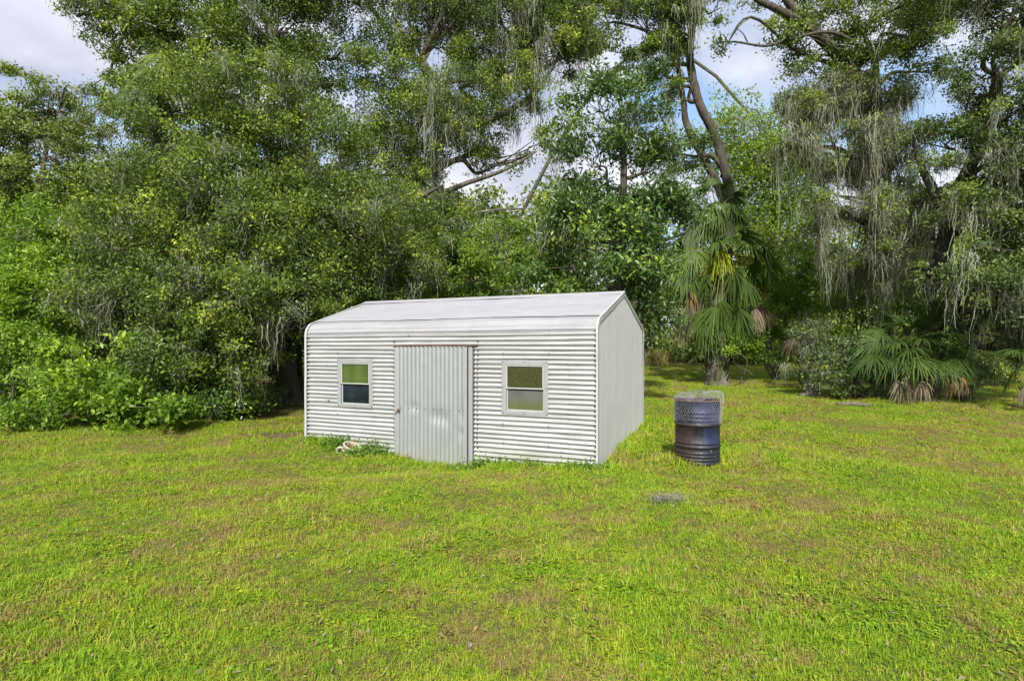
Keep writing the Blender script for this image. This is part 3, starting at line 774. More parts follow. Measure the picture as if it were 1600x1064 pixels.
def build_jobs():
    kscale = LEAF_BUDGET / TOTAL[0]
    print('leaf scale', kscale, 'plants', len(JOBS))
    for J in JOBS:
        bx_, by_ = J['base']; bz = gz(bx_, by_)
        root = empty(J['name'], (bx_, by_, bz)); tag(root, J['label'], J['cat'], J['group'])
        O = np.array([bx_, by_, bz]); cfg = J['cfg']
        C_, T_, CL = [], [], []; SP = []
        for (c, r, den, apx, pix) in J['L']:
            n = int(kscale * PI * apx * cfg.get('k', 1.0) / (cfg['L'] * cfg['W'] * (F / pix[2]) ** 2 * .35))
            lc, t, sp, cl = spray_lobe(c, r, max(60, n), cfg)
            ok = lc[:, 2] > ground_z(lc[:, 0], lc[:, 1]) + .02
            C_.append(lc[ok]); T_.append(t[ok]); SP.append(sp); CL.append(cl)
        cent = np.concatenate(C_); tint = np.concatenate(T_)
        V, idx, tn = leaf_block(cent, tint, cfg.get('up', .7), cfg['L'], cfg['W'], None)
        cr = raw_mesh('crown' if J['cat'] == 'tree' else 'foliage', V - O, 3, idx, M[J['mat']], tn, parent=root)
        # wood
        mb = MB()
        if J['trunk']:
            pts = [O + np.array([0, 0, -.15]), O + np.array([0, 0, .25])] + [P(*p) for p in J['trunk']]
            path = smooth_path(pts, 6); rr = J['tr'] * (1 - .62 * np.linspace(0, 1, len(path)) ** .9); rr[0] *= 1.6; rr[1] *= 1.35; rr[2] *= 1.18
            mb.tube(path - O, rr, 10, rough=.05)
        else:
            path = smooth_path([O + [0, 0, -.1], O + [0, 0, .2], np.mean([l[0] for l in J['L']], 0)], 6); rr = np.full(len(path), J['tr'])
        if J['extra']:
            for (pp, r0, r1) in J['extra']:
                q = smooth_path([P(*p) for p in pp], 6); mb.tube(q - O, np.concatenate([np.linspace(r0, r1, len(q) - 2), [r1 * .6, r1 * .2]]), 7, rough=.06)
        for (c, r, den, apx, pix), sp in zip(J['L'], SP):
            hub = c + np.array([0, 0, -.25]) * r
            if J['trunk'] or J['cat'] == 'tree':
                d2 = np.linalg.norm(path - hub, axis=1) + np.where(path[:, 2] > hub[2] - .2, 3.0, 0) + .35 * np.maximum(0, hub[2] - path[:, 2])
                i0 = int(np.argmin(d2)); st_ = path[i0]
                r0 = min(rr[i0] * .62, .11)
            else: st_ = O + np.array([rng.normal() * .1, rng.normal() * .1, 0]); r0 = J['tr']
            if J['limbs']:
                dist = np.linalg.norm(hub - st_); j = dist * .13
                p1 = st_ + (hub - st_) * .35 + rng.normal(size=3) * j + [0, 0, .1 * dist]; p2 = st_ + (hub - st_) * .7 + rng.normal(size=3) * j + [0, 0, .08 * dist]
                q = smooth_path([st_, p1, p2, hub], 5); mb.tube(q - O, np.concatenate([np.linspace(r0, r0 * .35, len(q) - 2), [r0 * .22, r0 * .1]]), 6, rough=.08)
                nb = min(len(sp), cfg.get('nb', 16))
                for s_ in sp[:nb]:
                    q0 = q[rng.integers(len(q) // 2, len(q))]; mdl = (q0 + s_) / 2 + rng.normal(size=3) * .12
                    q3 = smooth_path([q0, mdl, s_], 3)
                    mb.tube(q3 - O, np.linspace(r0 * .28, r0 * .09 + .003, len(q3)), 3, cap=False)
        mb.build('trunk' if J['cat'] == 'tree' else 'stem', M[J['bark']], root, smooth=True)
        if J['moss']:
            cls = [CL[i] for i in (J['ml'] if J['ml'] else range(len(CL)))]
            allc = np.concatenate(cls); pick = allc[rng.integers(0, len(allc), int(J['moss'] * 2.1))]
            keys = pick[rng.integers(0, len(pick), len(pick))]
            pick = np.where(rng.random((len(pick), 1)) < .6, keys + rng.normal(size=pick.shape) * .16, pick)
            ln = J['mosslen'] * rng.gamma(3, 1 / 3., len(pick))
            V, idx, tn = moss_block(pick, ln)
            tag(raw_mesh('hanging_moss', V - O, 4, idx, M['moss'], tn, parent=root), kind='stuff')

def B(px, d): return ((px - 800) * d / F, d)
OAK = dict(L=.090, W=.045, tint=.36, young=.16, k=1.0, cr=.115, cps=9, sr=.38)
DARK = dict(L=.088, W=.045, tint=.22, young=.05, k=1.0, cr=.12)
BROAD = dict(L=.15, W=.056, tint=.34, young=.10, k=1.0, cr=.17, per=22, up=.8)
BRIGHT = dict(L=.115, W=.055, tint=.45, young=.15, k=1.0, cr=.13, per=26, up=1.1)
FAR = dict(L=.14, W=.075, tint=.38, young=.12, k=1.1, cr=.28, sr=.8, per=26)

# --- left to right, near to far
plant('broadleaf_tree', 'olive green spindly tree with forked pale trunk at the far left edge', 'tree', B(62, 17.5),
      [(15, 190, 17.5, 48, 62, .8), (75, 200, 17.5, 52, 62, .8), (30, 140, 17.5, 34, 30, .5), (110, 235, 17.2, 42, 44, .8), (150, 165, 17.5, 26, 22, .5), (20, 270, 17.5, 46, 40, .9), (95, 140, 17.5, 25, 20, .4), (-60, 200, 17.5, 60, 80), (160, 200, 17.3, 28, 20, .5)], 'olive',
      dict(OAK, L=.10, W=.06, young=.04), [(52, 420, 17.5), (50, 330, 17.5), (38, 235, 17.5), (28, 180, 17.5)], .17, 'bark', 26, .6,
      extra=[([(50, 335, 17.5), (64, 280, 17.5), (72, 235, 17.5), (85, 190, 17.5)], .10, .05)])
plant('young_oak', 'mid green tree filling the space between the far left tree and the big oak', 'tree', B(200, 18.5),
      [(175, 300, 18, 62, 48), (215, 250, 18.5, 40, 40, .8), (120, 310, 18, 50, 34), (255, 330, 18, 60, 50), (170, 390, 17.5, 70, 60), (40, 320, 18, 60, 40)], 'oak',
      dict(OAK, tint=.42), [(200, 430, 18.5), (195, 330, 18.5)], .16, 'bark_dark', 20, .6)
plant('elder_tree', 'bright feathery light green tree at the left edge above the shrubs', 'tree', B(20, 13.2),
      [(30, 360, 12.6, 62, 42), (100, 375, 12.7, 60, 38), (10, 430, 12.2, 60, 46), (85, 440, 12.3, 62, 46), (150, 400, 12.8, 40, 34, .8), (-70, 400, 12.6, 70, 70), (30, 500, 12.0, 60, 40, .9), (-50, 510, 12, 60, 50)], 'bright',
      dict(BRIGHT, L=.11, W=.045, tint=.42, young=.1), [(20, 520, 13), (25, 430, 12.8)], .11, 'bark', 0)
plant('live_oak', 'big oak with yellow-green tips whose boughs hang low left of the shed', 'tree', B(452, 13.4),
      [(300, 215, 12.4, 96, 78), (405, 160, 12.6, 92, 76), (500, 250, 12.6, 92, 78), (240, 330, 12.0, 92, 78), (345, 330, 11.6, 96, 82), (450, 345, 11.8, 88, 76), (205, 430, 11.5, 80, 62), (300, 450, 11.0, 86, 72),
       (400, 465, 10.9, 72, 58), (490, 445, 11.3, 62, 42), (300, 540, 10.7, 72, 48, .8), (560, 340, 12.4, 92, 68), (590, 415, 12.8, 84, 46), (225, 160, 12.9, 38, 52, .8), (160, 470, 11.3, 50, 50, .8), (380, 545, 10.9, 48, 40, .7), (440, 400, 11.4, 60, 50)], 'oak',
      dict(OAK, young=.12, tint=.30, L=.08, W=.04, k=1.05), [(446, 560, 13.4), (440, 470, 13.2), (425, 380, 12.8), (400, 280, 12.7), (385, 190, 12.7)], .30, 'bark_dark', 220, .6,
      extra=[([(425, 380, 12.8), (300, 300, 12.8), (270, 250, 12.9), (255, 215, 13)], .13, .07), ([(446, 480, 13.2), (520, 400, 13), (620, 330, 13), (690, 290, 13)], .14, .06)])
plant('live_oak', 'tall oak whose mossy top bough reaches out over the sky at upper left', 'tree', B(520, 16.5),
      [(250, 40, 14.2, 78, 40), (175, 18, 14.2, 40, 16, .7), (118, 22, 14.2, 30, 13, .6), (330, 40, 14.4, 82, 56), (430, 40, 14.8, 84, 60), (540, 60, 15.2, 56, 46, .5), (230, 100, 14.2, 40, 36, .8), (300, 120, 14, 54, 46), (200, -50, 14.2, 110, 46), (350, -60, 14.5, 120, 46), (500, -50, 15, 110, 50), (480, 130, 14.9, 60, 44, .9), (160, 135, 14.3, 26, 26, .6), (195, 175, 14.2, 22, 30, .7), (340, -140, 15, 150, 60, .7), (150, 60, 14.2, 18, 14, .4)], 'oak',
      dict(OAK, young=.07, tint=.30), [(520, 420, 16.5), (500, 300, 16), (450, 150, 15.4), (420, 40, 15)], .32, 'bark', 70, .7,
      extra=[([(450, 150, 15.4), (360, 90, 14.8), (250, 50, 14.3), (175, 25, 14.2), (105, 22, 14.2)], .14, .02), ([(300, 240, 14.5), (262, 190, 14.3), (205, 150, 14.2), (160, 125, 14.2)], .08, .02)])
plant('live_oak', 'grey-bearded oak with dense hanging moss rising behind the middle of the shed roof', 'tree', B(640, 17.5),
      [(610, 110, 16, 66, 54, .85), (690, 55, 16, 74, 50, .9), (790, 45, 16, 82, 50), (870, 40, 16.2, 70, 46), (655, 200, 15.6, 84, 66), (750, 160, 15.8, 72, 56, .95), (810, 130, 16, 46, 40, .9), (600, 250, 15.6, 70, 50), (700, 290, 15.6, 66, 46, .7), (790, 240, 15.8, 44, 36, .45), (835, 230, 15.8, 28, 28, .35), (650, 350, 15, 78, 48), (760, 390, 15.6, 78, 40, .8), (600, -40, 16, 120, 50), (760, -60, 16, 130, 56), (900, -40, 16, 90, 50), (870, 100, 16.2, 34, 40, .5), (720, -160, 16, 190, 60, .7)], 'oak',
      dict(OAK, young=.14, tint=.33), [(632, 480, 17.5), (640, 380, 17), (660, 280, 16.5), (690, 210, 16.2), (660, 90, 16)], .28, 'bark', 400, .95,
      extra=[([(690, 210, 16.2), (760, 190, 16), (830, 150, 16), (872, 90, 16.1), (905, 40, 16.2)], .12, .04), ([(650, 320, 16.6), (720, 290, 16), (790, 265, 15.9), (842, 235, 15.8)], .10, .03), ([(660, 100, 16), (600, 40, 16), (560, -20, 16)], .09, .05), ([(640, 400, 17), (700, 350, 16), (760, 330, 15.8), (830, 325, 15.8)], .07, .02)])
plant('understorey_tree', 'yellow-green small tree just behind the shed roof between the oaks', 'tree', B(720, 14.6),
      [(660, 440, 14, 62, 38), (740, 430, 13.8, 66, 42), (815, 440, 13.8, 56, 44), (780, 375, 14.2, 52, 36, .8), (600, 455, 14, 52, 28), (700, 380, 14.4, 48, 32, .8), (700, 500, 14, 90, 30), (840, 500, 13.8, 60, 30), (560, 480, 14, 60, 30)], 'yellow',
      dict(OAK, L=.12, W=.046, tint=.22, young=.12), [(720, 500, 14.6), (725, 430, 14.4)], .10, 'bark', 16, .5)
plant('laurel_tree', 'dark glossy broad-leaved tree behind the right end of the shed', 'tree', B(975, 14.2),
      [(930, 165, 13.6, 56, 42, .85), (1000, 195, 13.4, 60, 50), (925, 250, 13.2, 60, 50), (1000, 290, 13, 66, 52), (905, 340, 13, 62, 46), (965, 370, 12.8, 62, 50), (1025, 390, 13, 48, 54), (900, 420, 12.8, 62, 36), (975, 440, 12.6, 62, 40), (1030, 470, 13, 34, 34, .8), (1040, 330, 13.2, 40, 36, .8), (985, 130, 13.6, 44, 30, .7), (1030, 250, 13.4, 36, 36, .8), (960, 500, 13.4, 60, 40),], 'broad',
      BROAD, [(972, 480, 14.2), (966, 380, 13.8), (975, 280, 13.5), (970, 180, 13.5)], .16, 'bark_dark', 46, .7)
plant('leaning_oak', 'dark leaning oak with a bare curving trunk above the palm', 'tree', B(1128, 20.2),
      [(1010, 30, 18.6, 60, 44), (1060, 30, 18.6, 44, 40, .8), (945, 50, 18.6, 46, 30, .8), (1000, 95, 18.6, 38, 34, .7), (1050, 130, 18.8, 28, 34, .6), (1120, 10, 18.8, 30, 24, .4), (1000, -60, 18.6, 110, 50), (1120, -70, 18.8, 80, 40, .6), (1060, 230, 19, 40, 40, .7), (1045, 80, 18.8, 24, 30, .8)], 'oak',
      dict(OAK, young=.06, tint=.30, L=.105, W=.055), [(1134, 420, 20), (1138, 330, 19.6), (1138, 290, 19.4), (1118, 215, 19.2), (1092, 160, 19), (1078, 90, 19), (1084, 20, 19), (1088, -60, 19)], .25, 'bark_dark', 80, 1.0,
      extra=[([(1138, 330, 19.6), (1112, 270, 19.5), (1075, 200, 19.4), (1068, 160, 19.3), (1058, 100, 19.2), (1040, 40, 19)], .17, .06), ([(1118, 225, 19.2), (1100, 180, 19.3), (1088, 140, 19.4)], .10, .05), ([(1080, 90, 19), (1062, 60, 18.9), (1048, 20, 18.8)], .12, .05)])
plant('background_tree', 'light green tree standing far behind the palm, right of the leaning trunk', 'tree', B(1200, 27),
      [(1175, 205, 25, 40, 38, .8), (1215, 235, 25, 48, 42, .8), (1180, 270, 25, 50, 42), (1235, 310, 25, 48, 44, .9), (1195, 345, 25, 50, 36), (1250, 370, 24, 40, 34, .8), (1160, 160, 25, 26, 22, .5), (1130, 240, 26, 34, 44, .8)], 'yellow',
      dict(FAR, L=.15, W=.08, tint=.25), [(1205, 400, 27), (1215, 300, 26)], .22, 'bark_dark', 36, 1.3,
      extra=[([(1210, 430, 26.5), (1228, 370, 25.5), (1238, 330, 25)], .15, .06), ([(1225, 385, 25.5), (1250, 360, 25.5), (1262, 345, 25.5)], .07, .04)])
plant('mossy_oak', 'tall oak on the right thickly bearded with long grey moss', 'tree', B(1372, 17.6),
      [(1290, 60, 15.6, 66, 50, .8), (1380, 50, 15.8, 72, 52, .8), (1440, 100, 15.8, 52, 50, .7), (1262, 140, 15.6, 50, 42, .7), (1340, 165, 15.6, 66, 48, .75), (1290, 230, 15.4, 60, 44, .6), (1400, 240, 15.4, 64, 46, .7), (1340, 330, 15.2, 74, 42, .65), (1420, 330, 15.2, 50, 38, .7), (1225, 215, 15.6, 26, 36, .35), (1370, 400, 15.4, 70, 40, .6), (1320, -40, 15.6, 120, 50), (1440, -30, 15.8, 80, 44), (1450, 20, 15.8, 40, 30), (1130, 75, 15.2, 16, 13, .6), (1205, 40, 15.2, 18, 12, .6)], 'olive',
      dict(OAK, young=.05, tint=.36, L=.095, W=.048), [(1385, 520, 17.4), (1378, 400, 16.8), (1368, 280, 16.4), (1372, 180, 16.1), (1366, 90, 16)], .26, 'bark_dark', 420, .95,
      extra=[([(1372, 200, 16.1), (1320, 100, 15.8), (1275, 52, 15.5), (1235, 8, 15.3), (1205, -50, 15.2)], .20, .10), ([(1280, 56, 15.5), (1240, 28, 15.3), (1185, 0, 15.2), (1150, -30, 15.2)], .15, .06), ([(1262, 28, 15.4), (1225, 62, 15.3), (1195, 72, 15.2), (1150, 66, 15.2), (1120, 66, 15.2)], .055, .018), ([(1170, 70, 15.2), (1160, 52, 15.2), (1148, 44, 15.2)], .02, .01),
             ([(1370, 290, 16.3), (1335, 250, 15.8), (1305, 235, 15.6)], .08, .03), ([(1372, 330, 16.3), (1325, 270, 16), (1290, 200, 15.7)], .09, .04)], mosslobes=[5, 6, 7, 8, 9, 10, 4, 3])
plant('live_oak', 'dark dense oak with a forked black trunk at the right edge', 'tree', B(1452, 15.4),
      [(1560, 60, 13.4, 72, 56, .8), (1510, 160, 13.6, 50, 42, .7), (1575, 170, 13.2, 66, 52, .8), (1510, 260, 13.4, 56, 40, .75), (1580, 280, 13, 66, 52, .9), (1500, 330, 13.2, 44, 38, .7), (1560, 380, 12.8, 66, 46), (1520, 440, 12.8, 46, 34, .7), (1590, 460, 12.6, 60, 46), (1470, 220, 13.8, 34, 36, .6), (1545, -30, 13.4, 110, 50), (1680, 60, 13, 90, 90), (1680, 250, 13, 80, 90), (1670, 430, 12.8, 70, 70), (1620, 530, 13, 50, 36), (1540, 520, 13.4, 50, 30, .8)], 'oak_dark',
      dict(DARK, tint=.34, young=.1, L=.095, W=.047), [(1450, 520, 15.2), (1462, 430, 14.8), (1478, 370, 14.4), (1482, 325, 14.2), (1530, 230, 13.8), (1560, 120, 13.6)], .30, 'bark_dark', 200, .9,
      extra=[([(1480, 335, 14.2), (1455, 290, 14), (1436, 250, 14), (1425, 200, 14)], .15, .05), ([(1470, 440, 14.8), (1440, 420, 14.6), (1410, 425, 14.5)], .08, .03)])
# right-hand shrubs and low growth
plant('wild_shrub', 'bright green shrub just right of the palm trunk', 'shrub', B(1215, 19.5),
      [(1180, 470, 20, 40, 36), (1225, 440, 20, 48, 36), (1240, 505, 19, 46, 36), (1190, 530, 19, 42, 30, .8), (1270, 460, 19, 38, 40, .9), (1160, 560, 19, 24, 18, .5), (1270, 395, 19.5, 34, 30, .8)], 'bright', dict(BRIGHT, L=.11, W=.05, tint=.42), None, .035, 'bark', 0)
plant('wild_shrub', 'yellow-green bush with bare leggy stems under the mossy oak', 'shrub', B(1345, 17.4),
      [(1300, 430, 17.2, 36, 36, .8), (1345, 470, 17, 46, 40, .8), (1420, 460, 16.8, 34, 36, .6), (1300, 520, 17, 38, 28, .8), (1390, 400, 17, 34, 30, .6)], 'yellow', dict(BRIGHT, L=.10, W=.05, tint=.25), None, .035, 'bark_dark', 24, .6)
plant('low_bush', 'low dark bush draped with grey moss below the mossy oak', 'shrub', B(1345, 14.4),
      [(1300, 590, 14.4, 34, 18, .8), (1345, 585, 14.2, 44, 28), (1390, 590, 14.2, 40, 26), (1310, 560, 14.6, 34, 22, .7), (1370, 550, 14.6, 40, 24, .8), (1262, 535, 15.4, 26, 22, .45), (1290, 520, 15.2, 30, 22, .4), (1250, 565, 15.2, 24, 16, .5)], 'oak_dark', dict(DARK, k=.9, tint=.3), None, .03, 'bark_dark', 60, .38)
plant('wild_shrub', 'scraggly shrub behind the fan palms near the right edge', 'shrub', B(1560, 17.5),
      [(1520, 560, 17.5, 48, 34, .8), (1590, 560, 17.5, 60, 34, .8), (1560, 500, 17.5, 60, 40, .8), (1480, 570, 18, 40, 34)], 'olive', dict(BRIGHT, tint=.45), None, .03, 'bark_dark', 20, .4)
plant('sapling', 'thin-stemmed sapling standing just right of the palm base', 'shrub', B(1150, 17.6),
      [(1152, 545, 17.6, 22, 18, .4), (1138, 520, 17.6, 16, 16, .4)], 'bright', dict(BRIGHT, L=.09, tint=.4), None, .025, 'bark_dark', 0)
# left-hand shrubs, lit, at the lawn's edge
plant('wild_shrub', 'dense bright green shrub at the left edge of the lawn', 'shrub', B(20, 10.6),
      [(20, 590, 10.8, 62, 44), (-60, 600, 10.8, 60, 60), (40, 650, 10.3, 54, 32), (-50, 660, 10.3, 60, 34), (0, 545, 11.2, 60, 30)], 'bright', dict(BRIGHT, L=.09, W=.045, tint=.38), None, .03, 'bark', 0)
plant('wild_shrub', 'tall leafy light green shrub, second from the left edge of the lawn', 'shrub', B(130, 10.7),
      [(110, 560, 10.8, 52, 34, .9), (145, 600, 10.4, 52, 42), (105, 640, 10.2, 46, 34), (170, 645, 10.1, 44, 34), (80, 600, 10.6, 36, 30, .8)], 'bright', dict(BRIGHT, L=.115, W=.055, tint=.52), None, .03, 'bark', 0)
plant('wild_shrub', 'big-leaved shrub with sprawling stems in front of the low oak boughs', 'shrub', B(225, 10.5),
      [(210, 570, 10.7, 46, 36, .9), (235, 620, 10.2, 50, 36), (205, 655, 10.0, 42, 26), (262, 650, 10.1, 34, 24, .8)], 'bright', dict(BRIGHT, L=.125, W=.06, tint=.42), None, .03, 'bark', 0)
plant('undergrowth', 'dark green tangle of vines and low plants left of the shed', 'undergrowth', B(350, 11.6),
      [(300, 590, 11.2, 46, 40), (350, 600, 11.4, 46, 34), (390, 600, 11.8, 34, 30), (310, 640, 10.9, 44, 18), (365, 640, 11.3, 40, 16, .9), (430, 640, 12.6, 34, 14, .6), (265, 560, 11, 40, 40)], 'broad', dict(BROAD, L=.09, W=.045, tint=.42, young=.12), None, .025, 'bark_dark', 8, .4)
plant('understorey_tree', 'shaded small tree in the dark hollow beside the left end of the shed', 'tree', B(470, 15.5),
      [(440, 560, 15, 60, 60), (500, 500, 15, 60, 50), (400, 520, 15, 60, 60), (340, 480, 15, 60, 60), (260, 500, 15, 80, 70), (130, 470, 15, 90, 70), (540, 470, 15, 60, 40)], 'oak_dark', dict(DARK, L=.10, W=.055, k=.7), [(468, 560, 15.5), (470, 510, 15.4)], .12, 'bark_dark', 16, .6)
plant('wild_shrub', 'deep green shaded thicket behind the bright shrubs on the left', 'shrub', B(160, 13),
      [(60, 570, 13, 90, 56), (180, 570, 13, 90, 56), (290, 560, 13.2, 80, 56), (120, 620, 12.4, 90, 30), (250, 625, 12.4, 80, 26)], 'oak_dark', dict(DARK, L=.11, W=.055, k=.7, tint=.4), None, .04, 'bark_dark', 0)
# backdrop wood, too far and dense to count
plant('background_wood', 'dense green wood closing the view far behind all the nearer trees', 'wood', B(700, 36),
      [(x, y, d, 95, 60, .75) for x, y, d in ((-60, 480, 33), (60, 420, 33), (180, 480, 32), (320, 420, 32), (460, 470, 32), (600, 440, 34), (740, 480, 33), (860, 450, 34), (960, 500, 33), (1080, 470, 36), (1180, 490, 38), (1300, 440, 36), (1300, 510, 34), (1420, 480, 34), (1540, 440, 35), (1660, 480, 34), (1600, 330, 35), (1440, 380, 36), (1100, 400, 38), (880, 370, 36), (60, 330, 34), (240, 380, 33), (420, 320, 33), (560, 360, 34), (700, 370, 34))]
      + [(x, 535, 31, 90, 24, .9) for x in (-40, 100, 240, 380, 520, 1060, 1180, 1300, 1420, 1540, 1650)], 'olive', dict(FAR, L=.30, W=.18, k=1.9, tint=.42, cr=.4, sr=1.2), None, .12, 'bark_dark', 60, 1.6)
JOBS[-1]['far'] = True
build_jobs()
for o in bpy.data.objects:
    if o.name == 'background_wood': o['kind'] = 'stuff'

# ------------------------------------------------------------------ palms
def frond_mesh(mb, hub, axis, radius, nleaf=34, spread=125, droop=.35, cup=.15, tint=.4, wid=.042, tilt=0.0, raggd=.1):
    """fan of leaflets around hub, central one along axis"""
    axis = unit(np.asarray(axis, float)); side = unit(np.cross(axis, [0, 0, 1]) + rng.normal(size=3) * .15)
    c, s = math.cos(tilt), math.sin(tilt); nrm = np.cross(side, axis); side = side * c + nrm * s; nrm = np.cross(side, axis)
    for i in range(nleaf):
        a = math.radians(-spread + 2 * spread * i / (nleaf - 1) + rng.normal() * 2)
        d = axis * math.cos(a) + side * math.sin(a) + nrm * cup * rng.normal() * .5; d = unit(d)
        L = radius * (1 - .25 * abs(a) / math.radians(spread)) * rng.uniform(1 - raggd, 1 + raggd * .3)
        sg = unit(np.cross(d, nrm)); seg = 5; V = []; dr = droop * rng.uniform(.7, 1.4)
        for k in range(seg + 1):
            t = k / seg
            p = hub + d * L * t * (1 - .12 * dr * t) + sg * .02 * math.sin(i * 2.4 + t * 5) * t * (1 + droop); p = p + np.array([0, 0, -1]) * dr * L * t ** 2.3
            w = wid * (.35 + 1.0 * min(1, t * 3) * (1 - max(0, t - .35) / .65) ** .8) * .5 if t < 1 else .001
            V += [p - sg * w, p + sg * w + nrm * w * .5]
        f = [(2*k, 2*k+1, 2*k+3, 2*k+2) for k in range(seg)]
        mb.add(V, f, float(np.clip(tint + rng.normal() * .08, 0, 1)))
def frond(root, O, base, hub, radius, kind='palm', tint=.35, droop=.35, spread=125, nleaf=34, dirv=None, tilt=None, wid=.042, raggd=.1):
    base = np.asarray(base, float); hub = np.asarray(hub, float)
    mb = MB(); d = hub - base; L = np.linalg.norm(d)
    mdp = base + d * .55 + np.array([0, 0, .16 * L])
    q = smooth_path([base, mdp, hub], 4); mb.tube(q - O, np.linspace(.02, .011, len(q)), 4, tint=min(1, tint + .35))
    ax = unit(q[-1] - q[-3]) + (np.array([0, 0, -.35]) if dirv is None else np.asarray(dirv, float))
    frond_mesh(mb, hub - O, ax, radius, nleaf, spread, droop, .15, tint, wid, tilt if tilt is not None else rng.normal() * .5, raggd)
    mb.build('frond' if kind == 'palm' else 'dead_frond', M['palm' if kind == 'palm' else 'deadpalm'], root)

def palm_trunk(root, O, pts, r0, r1, boots=120):
    path = smooth_path(pts, 8); mb = MB(); rr = np.linspace(r0, r1, len(path)) * (1 + .08 * rng.normal(size=len(path))); rr[:3] *= [1.35, 1.2, 1.1]
    mb.tube(path - O, rr, 14, rough=.07); tr = mb.build('trunk', M['bark_palm'], root, smooth=False)
    bm_ = MB()
    for i in range(boots):
        t = rng.uniform(.02, .98); k = t * (len(path) - 1); i0 = int(k); p = path[i0] + (path[min(i0+1, len(path)-1)] - path[i0]) * (k - i0)
        r = rr[i0]; a = rng.uniform(0, 2 * PI); e = np.array([math.cos(a), math.sin(a), 0]); s_ = np.array([-e[1], e[0], 0]); w = rng.uniform(.03, .06)
        z = np.array([0, 0, 1.]); b = p + e * r * .85; L = rng.uniform(.10, .26)
        V = [b - s_*w, b + s_*w, b + s_*w*.5 + e*L*.55 + z*L, b - s_*w*.5 + e*L*.55 + z*L, b + e*.05 - z*.02, b + e*L*.62 + z*L*.98]
        bm_.add(np.array(V) - O, [(0, 1, 2, 3), (0, 3, 5, 4), (1, 4, 5, 2), (3, 2, 5)])
    tag(bm_.build('leaf_boot', M['bark_palm'], root), kind='stuff')

DP = 18.0
bx_, by_ = B(1118, DP); O = np.array([bx_, by_, gz(bx_, by_)])
palm = empty('cabbage_palm', O); tag(palm, 'cabbage palm with brown dead fronds and a yellow-green fern tuft right of the shed', 'palm')
palm_trunk(palm, O, [O - [0, 0, .1], P(1117, 560, DP), P(1122, 500, DP), P(1128, 440, DP), P(1130, 395, DP)], .31, .22, 170)
crown = P(1128, 405, DP)
for (hx_, hy_, dd, r, tnt, dr) in ((1120, 378, -.5, .85, .45, .5), (1172, 384, -.7, .95, .5, .55), (1178, 412, -.6, 1.0, .35, .5), (1192, 392, -.6, 1.05, .4, .5), (1085, 392, -.4, .85, .55, .6), (1110, 440, -.7, .85, .45, .9),
        (1118, 480, -.8, 1.05, .45, .9), (1098, 482, -.75, 1.0, .45, .9), (1155, 482, -.6, 1.0, .4, .9), (1062, 402, -.2, .8, .45, .9), (1142, 372, -.5, .8, .4, .5), (1100, 370, .5, .8, .4, .5), (1165, 440, -.6, .8, .35, .8), (1200, 420, -.7, .95, .35, .6), (1160, 368, -.3, .9, .5, .5), (1182, 432, -.4, .85, .3, .7), (1075, 420, -.4, .85, .4, .8), (1100, 430, -.6, .8, .4, .9), (1148, 425, -.8, .8, .45, .8), (1128, 470, -.9, .85, .45, .9), (1105, 508, -.6, .8, .4, .9), (1065, 380, .2, .8, .4, .6)):
    low = hy_ > 425
    frond(palm, O, crown + rng.normal(size=3) * .06, P(hx_, hy_, DP + dd), r, 'palm', tnt, dr * (.35 if low else .9), 62 if low else 115, 24 if low else 34, dirv=(0, 0, -1.8) if low else (0, -.1, -.5), wid=.046)
for (hx_, hy_, dd, r, tnt, dr) in ((1078, 468, -.4, .85, .35, 1.2), (1068, 478, -.2, .8, .25, 1.2), (1083, 452, -.5, .75, .95, 1.0), (1192, 440, -.3, .6, .98, .9), (1182, 482, -.4, .75, .5, 1.2), (1072, 492, .1, .95, .6, 1.2), (1188, 478, 0, .8, .45, 1.3), (1095, 455, .5, .8, .2, 1.2)):
    frond(palm, O, crown + rng.normal(size=3) * .08, P(hx_, hy_, DP + dd), r * .8, 'dead', tnt, dr * .5, 48, 26, dirv=(0, 0, -2.6), wid=.030)
# golden fern growing in the palm's crown
fb = MB()
for k in range(420):
    p0 = (P(1124, 398, DP - .3) if k < 230 else (P(1162, 402, DP - .2) if k < 320 else P(1088, 402, DP - .2))) + rng.normal(size=3) * [.14, .12, .09]; L = rng.uniform(.35, .95) if k < 230 else rng.uniform(.2, .45)
    e = unit(np.array([rng.normal(), rng.normal() - .6, rng.normal() * .3 + .2])); s_ = unit(np.cross(e, [0, 0, 1])); V = []
    for j in range(5):
        t = j / 4; p = p0 + e * L * .35 * t + np.array([0, 0, -L * .9 * t * t]); w = .022 * (1 - t * .8)
        V += [p - s_ * w, p + s_ * w]
    fb.add(np.array(V) - O, [(2*j, 2*j+1, 2*j+3, 2*j+2) for j in range(4)], float(rng.uniform(0, 1)))
tag(fb.build('fern_tuft', M['fern'], palm), kind='stuff')
